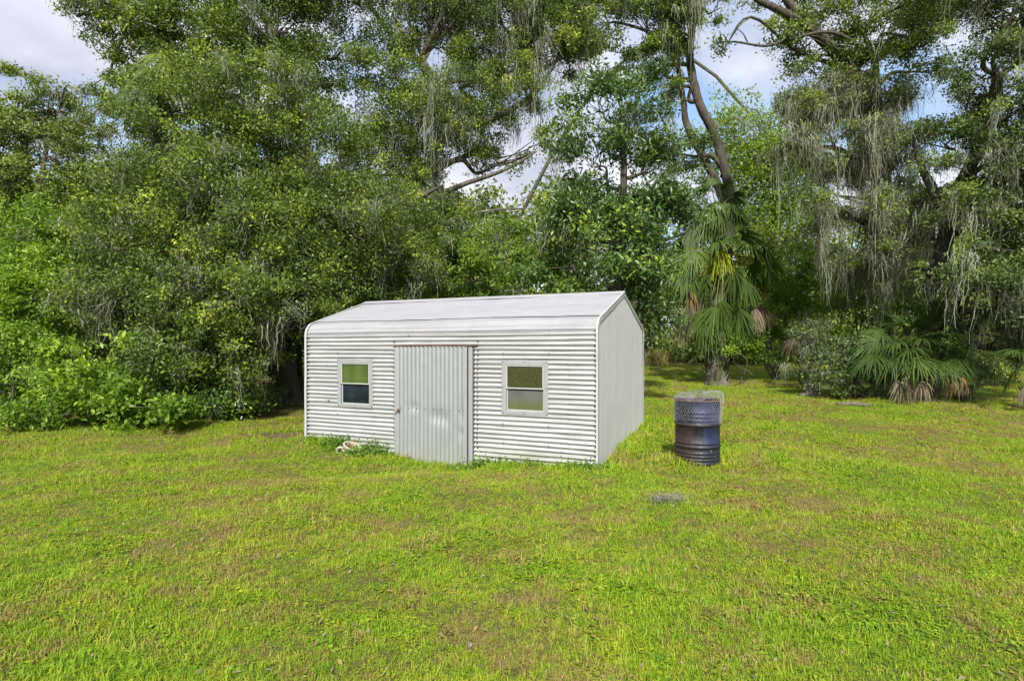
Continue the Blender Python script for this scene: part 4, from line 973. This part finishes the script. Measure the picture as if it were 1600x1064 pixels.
# second palm behind
bx_, by_ = B(1128, 19.2); O = np.array([bx_, by_, gz(bx_, by_)])
palm2 = empty('cabbage_palm', O); tag(palm2, 'taller cabbage palm with dark upright fans against the leaning oak trunk', 'palm')
palm_trunk(palm2, O, [O - [0, 0, .1], P(1126, 500, 19.2), P(1122, 420, 19), P(1120, 345, 18.8)], .2, .15, 80)
crown = P(1120, 338, 18.7)
for i, (hx_, hy_, dd, r, tnt, dr) in enumerate(((1070, 315, 0, .9, .3, .5), (1125, 330, -.8, .85, .4, .8), (1090, 360, -.6, .8, .35, .8), (1150, 335, -.1, .8, .25, .7), (1110, 292, .1, .85, .3, .3), (1085, 320, -.2, 1.0, .3, .45), (1098, 300, -.3, 1.05, .3, .4), (1112, 318, -.6, 1.0, .5, .8), (1128, 300, 0, .95, .3, .4), (1140, 320, -.4, .9, .2, .7), (1072, 335, .1, .8, .35, .9), (1105, 335, -.7, .95, .45, 1.0), (1146, 308, .3, .8, .25, .5), (1092, 345, -.5, .9, .4, 1.0))):
    frond(palm2, O, crown, P(hx_, hy_, 18.7 + dd), r * .9, 'palm', tnt, dr, 100, 32, wid=.05)
# palm buried in the big oak, upper left
bx_, by_ = B(262, 13.6); O = np.array([bx_, by_, gz(bx_, by_)])
palm3 = empty('cabbage_palm', O); tag(palm3, 'tall cabbage palm with pale fans poking out of the oak crown at upper left', 'palm')
palm_trunk(palm3, O, [O - [0, 0, .1], P(260, 500, 13.5), P(255, 300, 13.2), P(246, 130, 12.9)], .2, .15, 60)
crown = P(250, 122, 13.3)
for (hx_, hy_, dd, r, tnt, dr) in ((225, 98, -.5, .9, .72, .4), (250, 85, -.5, .9, .75, .4), (213, 122, -.6, .95, .5, .5), (262, 98, -.9, .85, .7, .5), (228, 130, -.9, .9, .45, .7), (208, 108, -.2, .85, .68, .5), (276, 115, -.8, .8, .6, .6), (240, 110, -1.1, .85, .68, .6)):
    frond(palm3, O, crown, P(hx_, hy_, 13.3 + dd), r * .8, 'palm', tnt * .85, dr, 110, 32, wid=.032)
frond(palm3, O, crown, P(218, 146, 12.9), .8, 'dead', .97, .9, 45, 20, dirv=(-.6, 0, -1), wid=.04)

def palmetto(px, d, label, greens, deads, name='fan_palm'):
    bx_, by_ = B(px, d); O = np.array([bx_, by_, gz(bx_, by_)])
    r_ = empty(name, O); tag(r_, label, 'palm')
    palm_trunk(r_, O, [O - [0, 0, .1], O + [0, 0, .25], O + [.05, 0, .55]], .16, .12, 26)
    c = O + np.array([.05, 0, .5])
    for (hx_, hy_, dd, r, tnt, dr) in greens:
        frond(r_, O, c + rng.normal(size=3) * .05, P(hx_, hy_, d + dd), r, 'palm', tnt * .75, dr * .8, 128, 40, wid=.026)
    for (hx_, hy_, dd, r, tnt, dr) in deads:
        frond(r_, O, c + rng.normal(size=3) * .05, P(hx_, hy_, d + dd), r * rng.uniform(.8, 1.15), 'dead', tnt, dr * .7, 75, 40, dirv=(rng.normal() * .6, rng.normal() * .3 - .2, -1.7), wid=.016, raggd=.6)
    return r_
palmetto(1452, 14.0, 'large fan palm clump with stiff green blades and pale dead skirt under the right oaks',
    ((1380, 520, .1, .75, .3, .4), (1400, 535, -.5, .7, .5, .5), (1420, 545, -.7, .75, .35, .5), (1448, 505, -.3, .8, .3, .2), (1468, 525, -.6, .75, .4, .4), (1485, 500, -.1, .75, .25, .3), (1405, 480, 0, .7, .2, .2), (1440, 480, .1, .8, .25, .2), (1480, 570, -.7, .65, .45, .6), (1350, 565, -.2, .65, .3, .6), (1428, 512, -.2, .82, .3, .25), (1440, 530, -.5, .8, .45, .4), (1370, 535, -.1, .75, .45, .7), (1365, 555, -.4, .75, .25, .5), (1395, 560, -.6, .7, .5, .6), (1432, 560, -.8, .8, .62, .5), (1455, 565, -.7, .75, .45, .6), (1475, 545, -.4, .8, .3, .5), (1455, 490, .2, .75, .2, .3), (1490, 520, .1, .75, .2, .4), (1410, 505, .3, .75, .2, .3), (1495, 560, -.3, .7, .35, .6), (1345, 540, .2, .6, .3, .6), (1470, 500, -.2, .8, .25, .3)),
    ((1418, 592, -.9, .5, .62, 1.1), (1440, 596, -.9, .5, .72, 1.1), (1408, 595, -.7, .45, .55, 1.1)))
palmetto(1508, 14.2, 'smaller fan palm with limp straw-coloured dead leaves beside the larger clump',
    ((1510, 555, .1, .6, .3, .5), (1530, 575, -.2, .6, .45, .5), (1520, 590, -.5, .6, .6, .5)),
    ((1484, 578, -.6, .55, .7, 1.2), (1500, 585, -.5, .5, .9, 1.2), (1512, 590, -.4, .45, .8, 1.1)))
palmetto(1615, 12.6, 'dark fan palm cut off by the right edge of the picture',
    ((1590, 548, -.3, .6, .25, .4), (1585, 580, -.5, .55, .3, .5), (1600, 560, 0, .6, .3, .5), (1640, 560, -.2, .6, .3, .5)),
    ((1603, 605, -.5, .4, .35, 1.1), (1625, 600, -.5, .4, .5, 1.1)))
palmetto(1262, 16.6, 'withered palm clump with grey-brown drooping fronds under moss',
    ((1240, 520, .3, .5, .3, .6),),
    ((1250, 505, .2, .55, .0, 1.0), (1264, 515, .3, .5, .1, .9), (1240, 528, .1, .5, .1, 1.1), (1276, 532, 0, .45, .05, 1.1), (1258, 545, 0, .45, .0, 1.1)))

# stump and roots below the withered palm
bx_, by_ = B(1268, 14.9); O = np.array([bx_, by_, gz(bx_, by_)])
stp = MB(); stp.tube([O - [0, 0, .1], O + [0, 0, .1], O + [.03, 0, .3], O + [.05, 0, .62]] - O, [.26, .17, .13, .11], 10, rough=.12)
for a in (-2.6, -.6, .5, 2.4, 3.6):
    e = np.array([math.cos(a), math.sin(a) * .6, 0]); stp.tube([[0, 0, .12], e * .25 + [0, 0, .04], e * .5 + [0, 0, -.03]], [.08, .05, .02], 6, rough=.1)
stp_o = stp.build('tree_stump', M['bark'], None, smooth=True); stp_o.location = O; tag(stp_o, 'grey rooted tree stump at the edge of the lawn under the mossy oak', 'stump')
# fallen grey log pieces
def log(px, py_d, L, ang, r, label):
    x, y = B(px, py_d); m = MB(); e = np.array([math.cos(ang), math.sin(ang), 0])
    m.tube([-e * L / 2 + [0, 0, r * .6], [0, 0, r * .9], e * L / 2 + [0, 0, r * .5]], [r * .7, r, r * .5], 8, rough=.1)
    o = m.build('fallen_branch', M['bark'], None, smooth=True); o.location = (x, y, gz(x, y)); tag(o, label, 'branch')
log(1335, 13.0, .75, -.35, .05, 'grey fallen branch lying on the lawn in front of the low mossy bush')
log(1548, 12.8, .6, .7, .018, 'thin dark stick leaning in the grass near the right edge')

# ------------------------------------------------------------------ lawn: tufts instanced over the sheet, one object
def tuft(name, nb, h0, h1, w, flat, seed, broad=False):
    r = np.random.default_rng(seed); mb = MB()
    for i in range(nb):
        a = r.uniform(0, 2 * PI); e = np.array([math.cos(a), math.sin(a), 0]); s_ = np.array([-e[1], e[0], 0])
        b = np.array([r.normal() * .022, r.normal() * .022, -.004]); h = r.uniform(h0, h1); lean = r.uniform(.15, 1) * flat
        if broad:
            c = b + e * h * .6 + np.array([0, 0, h * .6]); l = r.uniform(.008, .014); z = np.array([0, 0, 1.]) + e * r.uniform(-.3, .6)
            V = [c - e * l, c + s_ * l * .9 , c + e * l * 1.1 - [0, 0, .004], c - s_ * l * .9]
            mb.add(V, [(0, 1, 2, 3)], float(r.uniform(0, .6)))
            continue
        p1 = b + np.array([0, 0, h * .55]) + e * h * .25 * lean; p2 = b + np.array([0, 0, h * (1 - .45 * lean)]) + e * h * .95 * lean
        V = [b - s_*w*.5, b + s_*w*.5, p1 + s_*w*.45, p1 - s_*w*.45, p2]
        mb.add(V, [(0, 1, 2, 3), (3, 2, 4)], float(np.clip(r.normal() * .22 + .5, 0, 1)))
    me_o = mb.build(name, M['blade']); COL.objects.unlink(me_o); return me_o
tufts = [tuft('tuft_a', 15, .025, .05, .0042, 1.0, 1), tuft('tuft_b', 13, .02, .045, .005, 1.3, 2), tuft('tuft_c', 11, .035, .075, .0045, .8, 3), tuft('tuft_d', 14, .02, .04, .004, 1.6, 4), tuft('tuft_e', 12, .03, .045, .01, 1, 5, True)]
def scatter(name, pts, rot, scl, ids, objs, label, cat=None, kind='stuff'):
    me = bpy.data.meshes.new(name); me.vertices.add(len(pts)); me.vertices.foreach_set('co', np.asarray(pts, np.float32).ravel())
    for nm, ty, dat, key in (('rot', 'FLOAT_VECTOR', rot, 'vector'), ('scl', 'FLOAT', scl, 'value'), ('pick', 'INT', ids, 'value')):
        at = me.attributes.new(nm, ty, 'POINT'); at.data.foreach_set(key, np.asarray(dat, np.int32 if ty == 'INT' else np.float32).ravel())
    me.materials.append(M['blade']); me.update()
    o = bpy.data.objects.new(name, me); COL.objects.link(o)
    g = bpy.data.node_groups.new(name + '_nodes', 'GeometryNodeTree')
    g.interface.new_socket('Geometry', in_out='INPUT', socket_type='NodeSocketGeometry'); g.interface.new_socket('Geometry', in_out='OUTPUT', socket_type='NodeSocketGeometry')
    gi = g.nodes.new('NodeGroupInput'); go = g.nodes.new('NodeGroupOutput'); ip = g.nodes.new('GeometryNodeInstanceOnPoints'); jn = g.nodes.new('GeometryNodeJoinGeometry')
    for ob_ in objs[::-1]:
        oi = g.nodes.new('GeometryNodeObjectInfo'); oi.inputs['Object'].default_value = ob_; oi.inputs['As Instance'].default_value = True
        g.links.new(oi.outputs['Geometry'], jn.inputs[0])
    def na(nm, ty):
        n = g.nodes.new('GeometryNodeInputNamedAttribute'); n.data_type = ty; n.inputs['Name'].default_value = nm; return n.outputs['Attribute']
    g.links.new(gi.outputs[0], ip.inputs['Points']); g.links.new(jn.outputs[0], ip.inputs['Instance']); ip.inputs['Pick Instance'].default_value = True
    g.links.new(na('pick', 'INT'), ip.inputs['Instance Index']); g.links.new(na('rot', 'FLOAT_VECTOR'), ip.inputs['Rotation']); g.links.new(na('scl', 'FLOAT'), ip.inputs['Scale'])
    g.links.new(ip.outputs[0], go.inputs[0])
    md = o.modifiers.new('scatter', 'NODES'); md.node_group = g
    return tag(o, label, cat, kind=kind)
NT = 270000
d = 1.9 + (rng.random(NT) ** 1.25) * 26; 
x = rng.uniform(-1, 1, NT) * (1.12 * d + 1.0)
# nothing grows inside the shed or under the drum
lx = (x - left[0]) * cy - (d - left[1]) * sy; ly = (x - left[0]) * sy + (d - left[1]) * cy
ok = ~((lx > .0) & (lx < SL) & (ly > .0) & (ly < SWD)) & (np.hypot(x - dX, d - dY) > .3)
bare = (((x + 4.15) / .6) ** 2 + ((d - 9.75) / .28) ** 2 < 1) & (rng.random(NT) < .85); ok &= ~bare
ok &= ~((x < -4.4) & (d > 11.5))
x, d = x[ok], d[ok]; n = len(x)
clump = np.sin(x * 5.1 + 1.3 * np.sin(d * 3.7)) * np.sin(d * 4.7 + 1.1 * np.sin(x * 2.9)) + .8 * np.sin(x * 1.7 + d * .9) * np.sin(d * 1.3 - x * .4)
nearshed = (lx[ok] > -.3) & (lx[ok] < SL + .35) & (ly[ok] > -.35) & (ly[ok] < SWD + .4) | (np.hypot(x - dX, d - dY) < .45)
scl = (.72 + .30 * clump + rng.uniform(-.15, .35, n)) * (1 + .04 * np.maximum(0, d - 4)); lush = np.exp(-((x - 2.7) / 1.3) ** 2 - ((d - 9.2) / 1.6) ** 2) + .7 * np.exp(-((x - 2.4) / .9) ** 2 - ((d - 7.6) / .4) ** 2); scl = scl * (1 + 1.1 * lush); scl = np.where(nearshed, scl * 1.3, scl)
pk = rng.choice(5, n, p=[.3, .25, .19, .2, .06]); pk = np.where(nearshed, rng.choice([0, 2], n), pk)
broadz = (np.sin(x * 1.9 + 4 + np.sin(d * 1.7)) * np.sin(d * 2.3 + 1 + np.sin(x * 2.2)) > .5) & (rng.random(n) < .22); pk = np.where(broadz & ~nearshed, 4, pk)
rot = np.stack([rng.normal(size=n) * .18, rng.normal(size=n) * .18, rng.uniform(0, 2 * PI, n)], 1)
scatter('grass', np.stack([x, d, ground_z(x, d)], 1), rot, np.clip(scl, .4, 3), pk, tufts, 'mown green and yellow grass covering the lawn')

# weeds along the shed's foot and round the drum
def weeds(name, spots, label, L=.05, Wd=.028, tint=.45, mat='weed'):
    c = []; 
    for (px_, py_, rx, rz, n_) in spots:
        c.append(np.array([px_, py_, gz(px_, py_)]) + np.abs(rng.normal(size=(n_, 3))) * [0, 0, rz] + rng.normal(size=(n_, 3)) * [rx, .07, 0])
    c = np.concatenate(c); V, idx, tn = leaf_block(c, np.clip(rng.normal(size=len(c)) * .18 + tint, 0, 1), 1.0, L, Wd, None)
    return tag(raw_mesh(name, V, 3, idx, M[mat], tn), label, kind='stuff')
def wl(px, off=.10): s = fx(px); return (left[0] + cy * s - sy * off, left[1] - sy * s - cy * off)
weeds('weed', [(*wl(p, o_), .14, h, n_) for p, o_, h, n_ in ((500, .1, .04, 120), (530, .12, .06, 300), (545, .22, .07, 420), (556, .34, .05, 160), (582, .30, .05, 200), (590, .14, .10, 420), (608, .14, .05, 160), (735, .14, .04, 160), (760, .12, .07, 330), (790, .12, .05, 200), (830, .12, .03, 140), (910, .14, .07, 300), (925, .12, .05, 160), (945, .1, .06, 160))],
      'leafy green weeds growing along the foot of the shed front')

# strawy tuft beyond the shed and a grey moss scrap on the lawn
bx_, by_ = B(1028, 27); O = np.array([bx_, by_, gz(bx_, by_)]); mb = MB()
for k in range(260):
    a = rng.uniform(0, 6.28); e = np.array([math.cos(a), math.sin(a), 0]); s_ = np.array([-e[1], e[0], 0]); b = rng.normal(size=3) * [.22, .22, 0]; h = rng.uniform(.4, .95)
    mb.add([b - s_*.006, b + s_*.006, b + s_*.004 + e*h*.12 + [0, 0, h*.6] , b + e * h * .35 + [0, 0, h * .95]], [(0, 1, 2), (0, 2, 3)], float(rng.uniform(.4, 1)))
o = mb.build('grass_clump', M['straw']); o.location = O; tag(o, 'tall straw-yellow grass clump beyond the right end of the shed', 'grass clump')
x0_, y0_ = B(1042, 880 * CAMH / (789 - YH)); att = np.stack([x0_ + rng.normal(size=60) * .075, y0_ + rng.normal(size=60) * .022, np.full(60, gz(x0_, y0_) + .06)], 1)
V, idx, tn = moss_block(att, np.full(60, .025), 3, .03, .004)
V[:, 0] += (V[:, 2] - V[:, 2].mean()) * rng.normal(size=len(V)) * .2
o = raw_mesh('moss_scrap', V - np.array([x0_, y0_, gz(x0_, y0_)]), 4, idx, M['moss'], np.clip(tn + .4, 0, 1)); o.location = (x0_, y0_, gz(x0_, y0_)); tag(o, 'small grey scrap of fallen moss lying on the open lawn', 'moss')

# fallen leaves scattered over the lawn
nf_ = 2600; dd_ = 2.2 + rng.random(nf_) ** 1.1 * 14; xx_ = rng.uniform(-1, 1, nf_) * (dd_ * 1.1 + 1)
lx = (xx_ - left[0]) * cy - (dd_ - left[1]) * sy; ly = (xx_ - left[0]) * sy + (dd_ - left[1]) * cy
ok = ~((lx > -.05) & (lx < SL + .05) & (ly > -.05) & (ly < SWD + .05)); xx_, dd_ = xx_[ok], dd_[ok]
c = np.stack([xx_, dd_, ground_z(xx_, dd_) + .022], 1); V, idx, tn = leaf_block(c, rng.uniform(.35, 1, len(c)), 3.0, .04, .018, None)
tag(raw_mesh('fallen_leaf', V, 3, idx, M['deadpalm'], tn), 'dry brown leaves scattered over the lawn', kind='stuff')

GROUPS = {'live_oak': 'big live oaks round the lawn', 'mossy_oak': 'big live oaks round the lawn', 'wild_shrub': 'wild shrubs along the edge of the lawn', 'cabbage_palm': 'cabbage palms among the oaks', 'fan_palm': 'low fan palms under the right hand trees'}
for o in bpy.data.objects:
    k = o.name.split('.')[0]
    if o.parent is None and k in GROUPS and o.get('label'): o['group'] = GROUPS[k]
